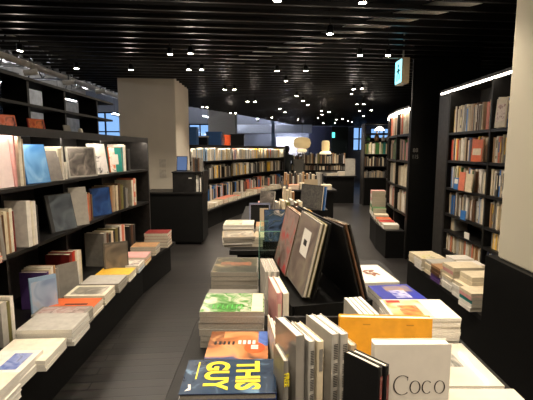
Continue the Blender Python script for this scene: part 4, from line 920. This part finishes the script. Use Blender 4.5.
bookcase('low bookcase far back beneath the paper lamps', [(3.0, 15.0), (1.95, 15.0), (.9, 15.0)], -1, .35, [.8, .4], 1.05, led=False, posts=[0, 1, 2])
row([(.95, 15.0), (2.95, 15.0)], 1, 1.052, rnd(60, ['beige', 'cream', 'grey', 'brown', 'white', 'tan', 'charcoal', 'black', 'olive'], t=(.03, .05), h=(.24, .4)), 'top of low bookcase below paper lamps', 'left', 'books on the low far bookcase')
row([(.95, 15.0), (2.95, 15.0)], 1, .802, rnd(60, ['beige', 'cream', 'grey', 'brown', 'charcoal', 'black'], t=(.03, .05), h=(.15, .21)), 'lower row below paper lamps', 'left', 'books on the low far bookcase')
for z, pal, hh in ((1.442, ['green', 'olive', 'cream', 'teal', 'white', 'beige'], (.26, .34)), (1.102, ['brown', 'beige', 'cream', 'charcoal'], (.2, .28)), (.782, ['grey', 'charcoal', 'beige'], (.14, .22))):
    row([(2.75, 11.2), (3.49, 11.2)], 1, z, rnd(30, pal, h=hh, t=(.02, .04)), 'forward-facing far bookcase', 'left', 'books on the forward-facing bookcase')
# ornaments on its upper shelf
for k, (x, s, c, lab) in enumerate(((2.86, .1, 'green', 'small green vase on the far forward-facing bookcase'), (3.1, .14, 'tan', 'tan antler-like vase in the middle of the far bookcase shelf'), (3.28, .09, 'white', 'little white bottle on the far forward-facing bookcase'), (3.42, .11, 'pale grey', 'pale round pot at the right of the far bookcase shelf'))):
    bm = bmesh.new(); lathe(bm, [(.02+s*.2, 0), (.03+s*.35, s*.5), (.02+s*.3, s*1.0), (.012, s*1.4), (.02, s*1.7)], 14)
    o = link('vase', bm, cm(c), None, Matrix.Translation((x, 11.02+.36, 1.80)), True); tag(o, lab, 'vase')
bm = bmesh.new(); box(bm, (2.74, 11.22, 1.77), (3.5, 11.5, 1.795)); o = link('glass_shelf', bm, BLACKW); tag(o, 'thin dark shelf carrying vases in the far bookcase', 'shelf')
r = empty('table_lamp', (3.16, 11.34, 2.001), 'small lamp with glowing white dome on the far bookcase', 'lamp')
bm = bmesh.new(); lathe(bm, [(.05, 0), (.05, .01), (.008, .012), (.008, .1)], 14); link('base', bm, METAL, r, None, True)
bm = bmesh.new(); lathe(bm, [(.13, .09), (.12, .12), (.08, .17), (.02, .2)], 20); link('lamp_shade', bm, mat('glowing dome', (255, 240, 215), emis=4), r, None, True)

# paper pendants
def paper_lamp(label, pos, prof, skirt, cordz=2.98):
    r = empty('paper_lantern', pos, label, 'lamp')
    def ribbed(p):
        out = []
        for (r0, z0), (r1, z1) in zip(p, p[1:]):
            for k in range(4):
                q = k/4; out.append((r0+(r1-r0)*q+(.006 if k % 2 else 0), z0+(z1-z0)*q))
        return out+[p[-1]]
    GL = mat('glowing paper', (206, 178, 126), emis=.32)
    bm = bmesh.new(); lathe(bm, ribbed(prof), 28); link('lamp_shade', bm, GL, r, None, True)
    bm = bmesh.new(); lathe(bm, ribbed(skirt), 28); link('lower_shade', bm, mat('glowing paper skirt', (236, 218, 176), emis=.42), r, None, True)
    bm = bmesh.new(); tube(bm, (0, 0, prof[-1][1]), (0, 0, cordz-pos[2]), .006); link('cord', bm, METAL, r)
p = at(302, 143, Y=14.2)
paper_lamp('wide oval paper lantern with short lower tier, far background', (p.x, 14.2, p.z), [(.18, -.19), (.27, -.14), (.31, 0), (.27, .14), (.18, .19), (.05, .2)], [(.13, -.33), (.17, -.29), (.17, -.24), (.12, -.2)])
p = at(325.5, 148, Y=14.2)
paper_lamp('narrow upright paper lantern with wide skirt, far background', (p.x, 14.2, p.z), [(.12, -.1), (.135, -.05), (.135, .2), (.11, .25), (.03, .26)], [(.2, -.22), (.21, -.18), (.16, -.12), (.1, -.1)])
p = at(301, 154, Y=20.5)
bm = bmesh.new(); box(bm, (-.13, -.03, -.2), (.13, 0, .2)); r_ = link('notice_frame', bm, METAL, None, Matrix.Translation((1.72, 20.59, p.z))); tag(r_, 'small framed notice on the white display wall', 'notice')
bm = bmesh.new(); box(bm, (-.1, -.034, -.16), (.1, -.0305, .16)); link('paper', bm, PAGEW, r_)
bm = bmesh.new(); box(bm, (-.05, -.037, -.06), (.05, -.0345, .04)); link('printed_mark', bm, cm('charcoal'), r_)
# post / panel
p = at(298.5, 178, Y=12.2)
r_ = simple_box('display_stand', 'dark grey upright box stand below the oval paper lantern', 'stand', (p.x, 12.2, 0), (.28, .28, 1.27), mat('dark grey stand', (66, 64, 58), .6))

# person
def person():
    r = bpy.data.meshes.new('person')
    P = {'pelvis': (0, 0, .92), 'chest': (0, 0, 1.25), 'neck': (0, 0, 1.44), 'head': (0, -.02, 1.56), 'crown': (0, -.01, 1.66),
         'hipL': (-.1, 0, .88), 'kneeL': (-.11, -.02, .48), 'footL': (-.11, .02, .08), 'toeL': (-.12, -.14, .04), 'hipR': (.1, 0, .88), 'kneeR': (.11, -.03, .48), 'footR': (.12, .02, .08), 'toeR': (.13, -.14, .04),
         'shL': (-.18, 0, 1.37), 'elL': (-.24, -.02, 1.1), 'haL': (-.18, -.2, 1.0), 'shR': (.18, 0, 1.37), 'elR': (.25, -.02, 1.1), 'haR': (.2, -.2, 1.02)}
    E_ = [('pelvis', 'chest'), ('chest', 'neck'), ('neck', 'head'), ('head', 'crown'), ('pelvis', 'hipL'), ('hipL', 'kneeL'), ('kneeL', 'footL'), ('footL', 'toeL'), ('pelvis', 'hipR'), ('hipR', 'kneeR'), ('kneeR', 'footR'), ('footR', 'toeR'),
          ('chest', 'shL'), ('shL', 'elL'), ('elL', 'haL'), ('chest', 'shR'), ('shR', 'elR'), ('elR', 'haR')]
    rad = dict(pelvis=.15, chest=.16, neck=.055, head=.095, crown=.07, hipL=.1, kneeL=.06, footL=.04, toeL=.035, hipR=.1, kneeR=.06, footR=.04, toeR=.035, shL=.07, elL=.05, haL=.035, shR=.07, elR=.05, haR=.035)
    ks = list(P); r.from_pydata([P[k] for k in ks], [(ks.index(a), ks.index(b)) for a, b in E_], [])
    o = bpy.data.objects.new('person', r); C.objects.link(o)
    md = o.modifiers.new('s', 'SKIN')
    for i, k in enumerate(ks): r.skin_vertices[0].data[i].radius = (rad[k], rad[k]*.85)
    r.skin_vertices[0].data[0].use_root = True
    o.modifiers.new('u', 'SUBSURF').levels = 2
    bpy.context.view_layer.update()
    me = bpy.data.meshes.new_from_object(o.evaluated_get(bpy.context.evaluated_depsgraph_get()))
    bpy.data.objects.remove(o); me.materials.append(mat('dark green cloth', (24, 27, 24), .8))
    me.materials.append(mat('skin', (150, 110, 86), .6))
    for pl in me.polygons:
        pl.use_smooth = True; c = pl.center
        if c.z > 1.44 and c.y < .02: pl.material_index = 1
    o = bpy.data.objects.new('person', me); C.objects.link(o)
    bm = bmesh.new(); lathe(bm, [(.07, -.06), (.105, 0), (.1, .07), (.05, .12), (.005, .13)], 16); link('hair', bm, mat('black hair', (14, 12, 11), .5), o, Matrix.Translation((0, .012, 1.58)), True)
    return o
o = person(); o.location = (.72, 14.2, 0); o.rotation_euler = (0, 0, math.radians(150))
tag(o, 'person in dark clothes standing past the end of the far bookcase', 'person')

# ================================================================== SIGNS AND LAMPS
r = empty('exit_sign', (1.66, 5.0, 2.36), 'hanging emergency exit sign with glowing cyan face, upper right', 'sign')
bm = bmesh.new(); box(bm, (-.02, 0, 0), (.07, .25, .3)); link('casing', bm, mat('beige casing', (170, 155, 125), .6), r)
bm = bmesh.new(); box(bm, (-.026, .012, .015), (-.0205, .238, .285)); link('lit_face', bm, mat('cyan lit face', (120, 215, 235), emis=1.6), r)
bm = bmesh.new()
for a in ((.1, .2, .14, .24), (.09, .12, .14, .19), (.06, .05, .09, .12), (.14, .04, .17, .12), (.05, .15, .09, .17), (.14, .15, .18, .17)): box(bm, (-.029, a[0], a[1]), (-.0265, a[2], a[3]))
link('running_figure', bm, mat('dark teal print', (20, 100, 110), .5), r)
bm = bmesh.new(); tube(bm, (.03, .12, .3), (.03, .12, .62), .01); box(bm, (-.22, .11, .31), (.04, .13, .322)); link('bracket', bm, mat('pale metal', (150, 150, 140), .4, .5), r)
p = at(333.5, 135, Y=20.6)
r = empty('exit_sign', (p.x, 20.6, p.z), 'tiny cyan exit sign on the far dark wall', 'sign')
bm = bmesh.new(); box(bm, (-.08, 0, -.14), (.08, .06, .14)); link('casing', bm, METAL, r)
bm = bmesh.new(); box(bm, (-.07, -.005, -.13), (.07, -.001, .13)); link('lit_face', bm, mat('far cyan face', (90, 220, 210), emis=1.2), r)

WARM = (1.0, .86, .70)
lampspx = [(20, 51), (76.6, 68.6), (131, 70), (170, 54.5), (190.5, 53.7), (188.6, 69.8), (201.8, 69.8), (277.5, 1), (362.7, 3), (330, 34), (360, 55.5), (277, 71), (305.7, 71), (286, 81), (224.7, 89.7), (234.4, 89.7), (255, 101.7), (247.5, 101.7), (230.7, 113.3), (235.5, 113.3), (202.5, 107.3), (207, 107.3), (296.7, 96), (303, 100.6), (308, 105), (279.8, 108.8), (285, 112), (321.5, 110.7), (322, 114.5), (329, 112), (353.7, 89.3), (362, 88.6), (351.5, 94), (357, 104.3), (363.5, 104.3), (359.7, 111), (371.4, 110.3), (363.5, 116.3), (456.7, 71.4), (388, 55.8), (323, 123), (335.3, 123), (348.3, 121), (351.5, 122), (336.4, 119.5), (342.5, 119), (298, 119.5), (271.8, 117.5), (317.7, 118)]
hz = {}
def make_lamp():
    r = empty('ceiling_spotlight', (0, 0, 0), 'x', 'spotlight', 'spotlights hanging below the slatted ceiling')
    bm = bmesh.new(); lathe(bm, [(.03, .0), (.032, .01), (.03, .07), (.012, .08)], 16, cap=False); link('housing', bm, METAL, r, None, True)
    bm = bmesh.new(); lathe(bm, [(.004, -.004), (.026, .0), (.03, .006), (.03, .012)], 16); link('lens', bm, LENS, r, None, True)
    bm = bmesh.new(); tube(bm, (0, 0, .08), (0, 0, .4), .006, 6); link('stem', bm, METAL, r)
    return r
proto = make_lamp(); first = True
LAMPS = []
for (px, py) in lampspx:
    z = 2.62 if py < 95 else 2.56
    p = at(px, py, Z=z)
    if p.y > 20.5: p = at(px, py, Y=20.0)
    LAMPS.append((p, True, (px, py)))
for x, y in ((-.8, .9), (-.75, 2.0), (.3, .75), (.85, 1.6), (-.2, 2.1), (1.1, 2.7), (-.8, 2.9), (.55, .05), (-.15, -.1), (-.4, -.8), (1.0, -.8), (1.1, .6)):  # unseen spotlights added to light the near table and its upright books
    LAMPS.append((Vector((x, y, 2.62)), False, None))
def place(px, py):
    h = 'left' if px < 180 else ('centre' if px < 340 else 'right')
    return h
n = 0
for p, vis, q in LAMPS:
    if first: o = proto; first = False
    else:
        o = proto.copy(); C.objects.link(o)
        for ch in proto.children:
            c = ch.copy(); C.objects.link(c); c.parent = o
    o.location = p
    if q:
        prev = sorted([(math.hypot(q[0]-b[0], q[1]-b[1]), b) for _, v, b in LAMPS if b and b != q])[0]
        hh = 'near' if q[1] < 60 else ('mid-distance' if q[1] < 100 else 'distant')
        rank = 1+sum(1 for _, v, b in LAMPS if b and b[0] < q[0] and (('near' if b[1] < 60 else ('mid-distance' if b[1] < 100 else 'distant')) == hh))
        o['label'] = f'{hh} warm ceiling spotlight, {ORD[rank-1]} from the left among the {hh} ones'
    else:
        o['label'] = 'unseen warm ceiling spotlight added above the camera side of the shop'
    o['category'] = 'spotlight'
    far = p.y > 11
    if not far or n % 3 == 0:
        L = bpy.data.lights.new('spot_glow', 'SPOT'); L.energy = (27 if p.y > 4.2 else 26)*(1 if not far else 2.2); L.color = WARM
        L.spot_size = math.radians(118); L.spot_blend = .7; L.shadow_soft_size = .04
        lo = bpy.data.objects.new('spot_glow', L); C.objects.link(lo); lo.location = (p.x, p.y, p.z-.02)
    if p.y < 12 and n % 2 == 0:
        L = bpy.data.lights.new('lens_spill', 'POINT'); L.energy = 1.6; L.color = WARM; L.shadow_soft_size = .04
        lo = bpy.data.objects.new('lens_spill', L); C.objects.link(lo); lo.location = (p.x, p.y, p.z-.05)
    n += 1
def arealight(loc, rot, sx, sy, e, col):
    L = bpy.data.lights.new('tube_glow', 'AREA'); L.shape = 'RECTANGLE'; L.size = sx; L.size_y = sy; L.energy = e; L.color = col
    o = bpy.data.objects.new('tube_glow', L); C.objects.link(o); o.location = loc; o.rotation_euler = rot
# added light strip, out of sight behind the bulkhead, brightens the display wall
bm = bmesh.new(); box(bm, (-.7, -.04, -.03), (.7, .04, 0)); o = link('added_wall_washer', bm, mat('washer glow', (240, 240, 255), emis=70), None, Matrix.Translation((1.2, 20.1, 2.5))); tag(o, 'added linear lamp hidden behind the pale bulkhead to brighten the white wall', 'light')

build_books(330)

# ================================================================== WORLD, CAMERA
w = bpy.data.worlds.new('World'); sc.world = w; w.use_nodes = True
bg = w.node_tree.nodes['Background']; bg.inputs[0].default_value = (.22, .42, .80, 1); bg.inputs[1].default_value = .7
cam = bpy.data.cameras.new('camera'); co = bpy.data.objects.new('camera', cam); C.objects.link(co)
cam.sensor_width = 36; cam.lens = F/533*36; cam.clip_start = .05
co.location = (0, 0, EYE); co.rotation_euler = (math.pi/2-PITCH, 0, 0); sc.camera = co
sc.view_settings.view_transform = 'Standard'; sc.view_settings.look = 'None'; sc.view_settings.gamma = 1; sc.view_settings.exposure = .98
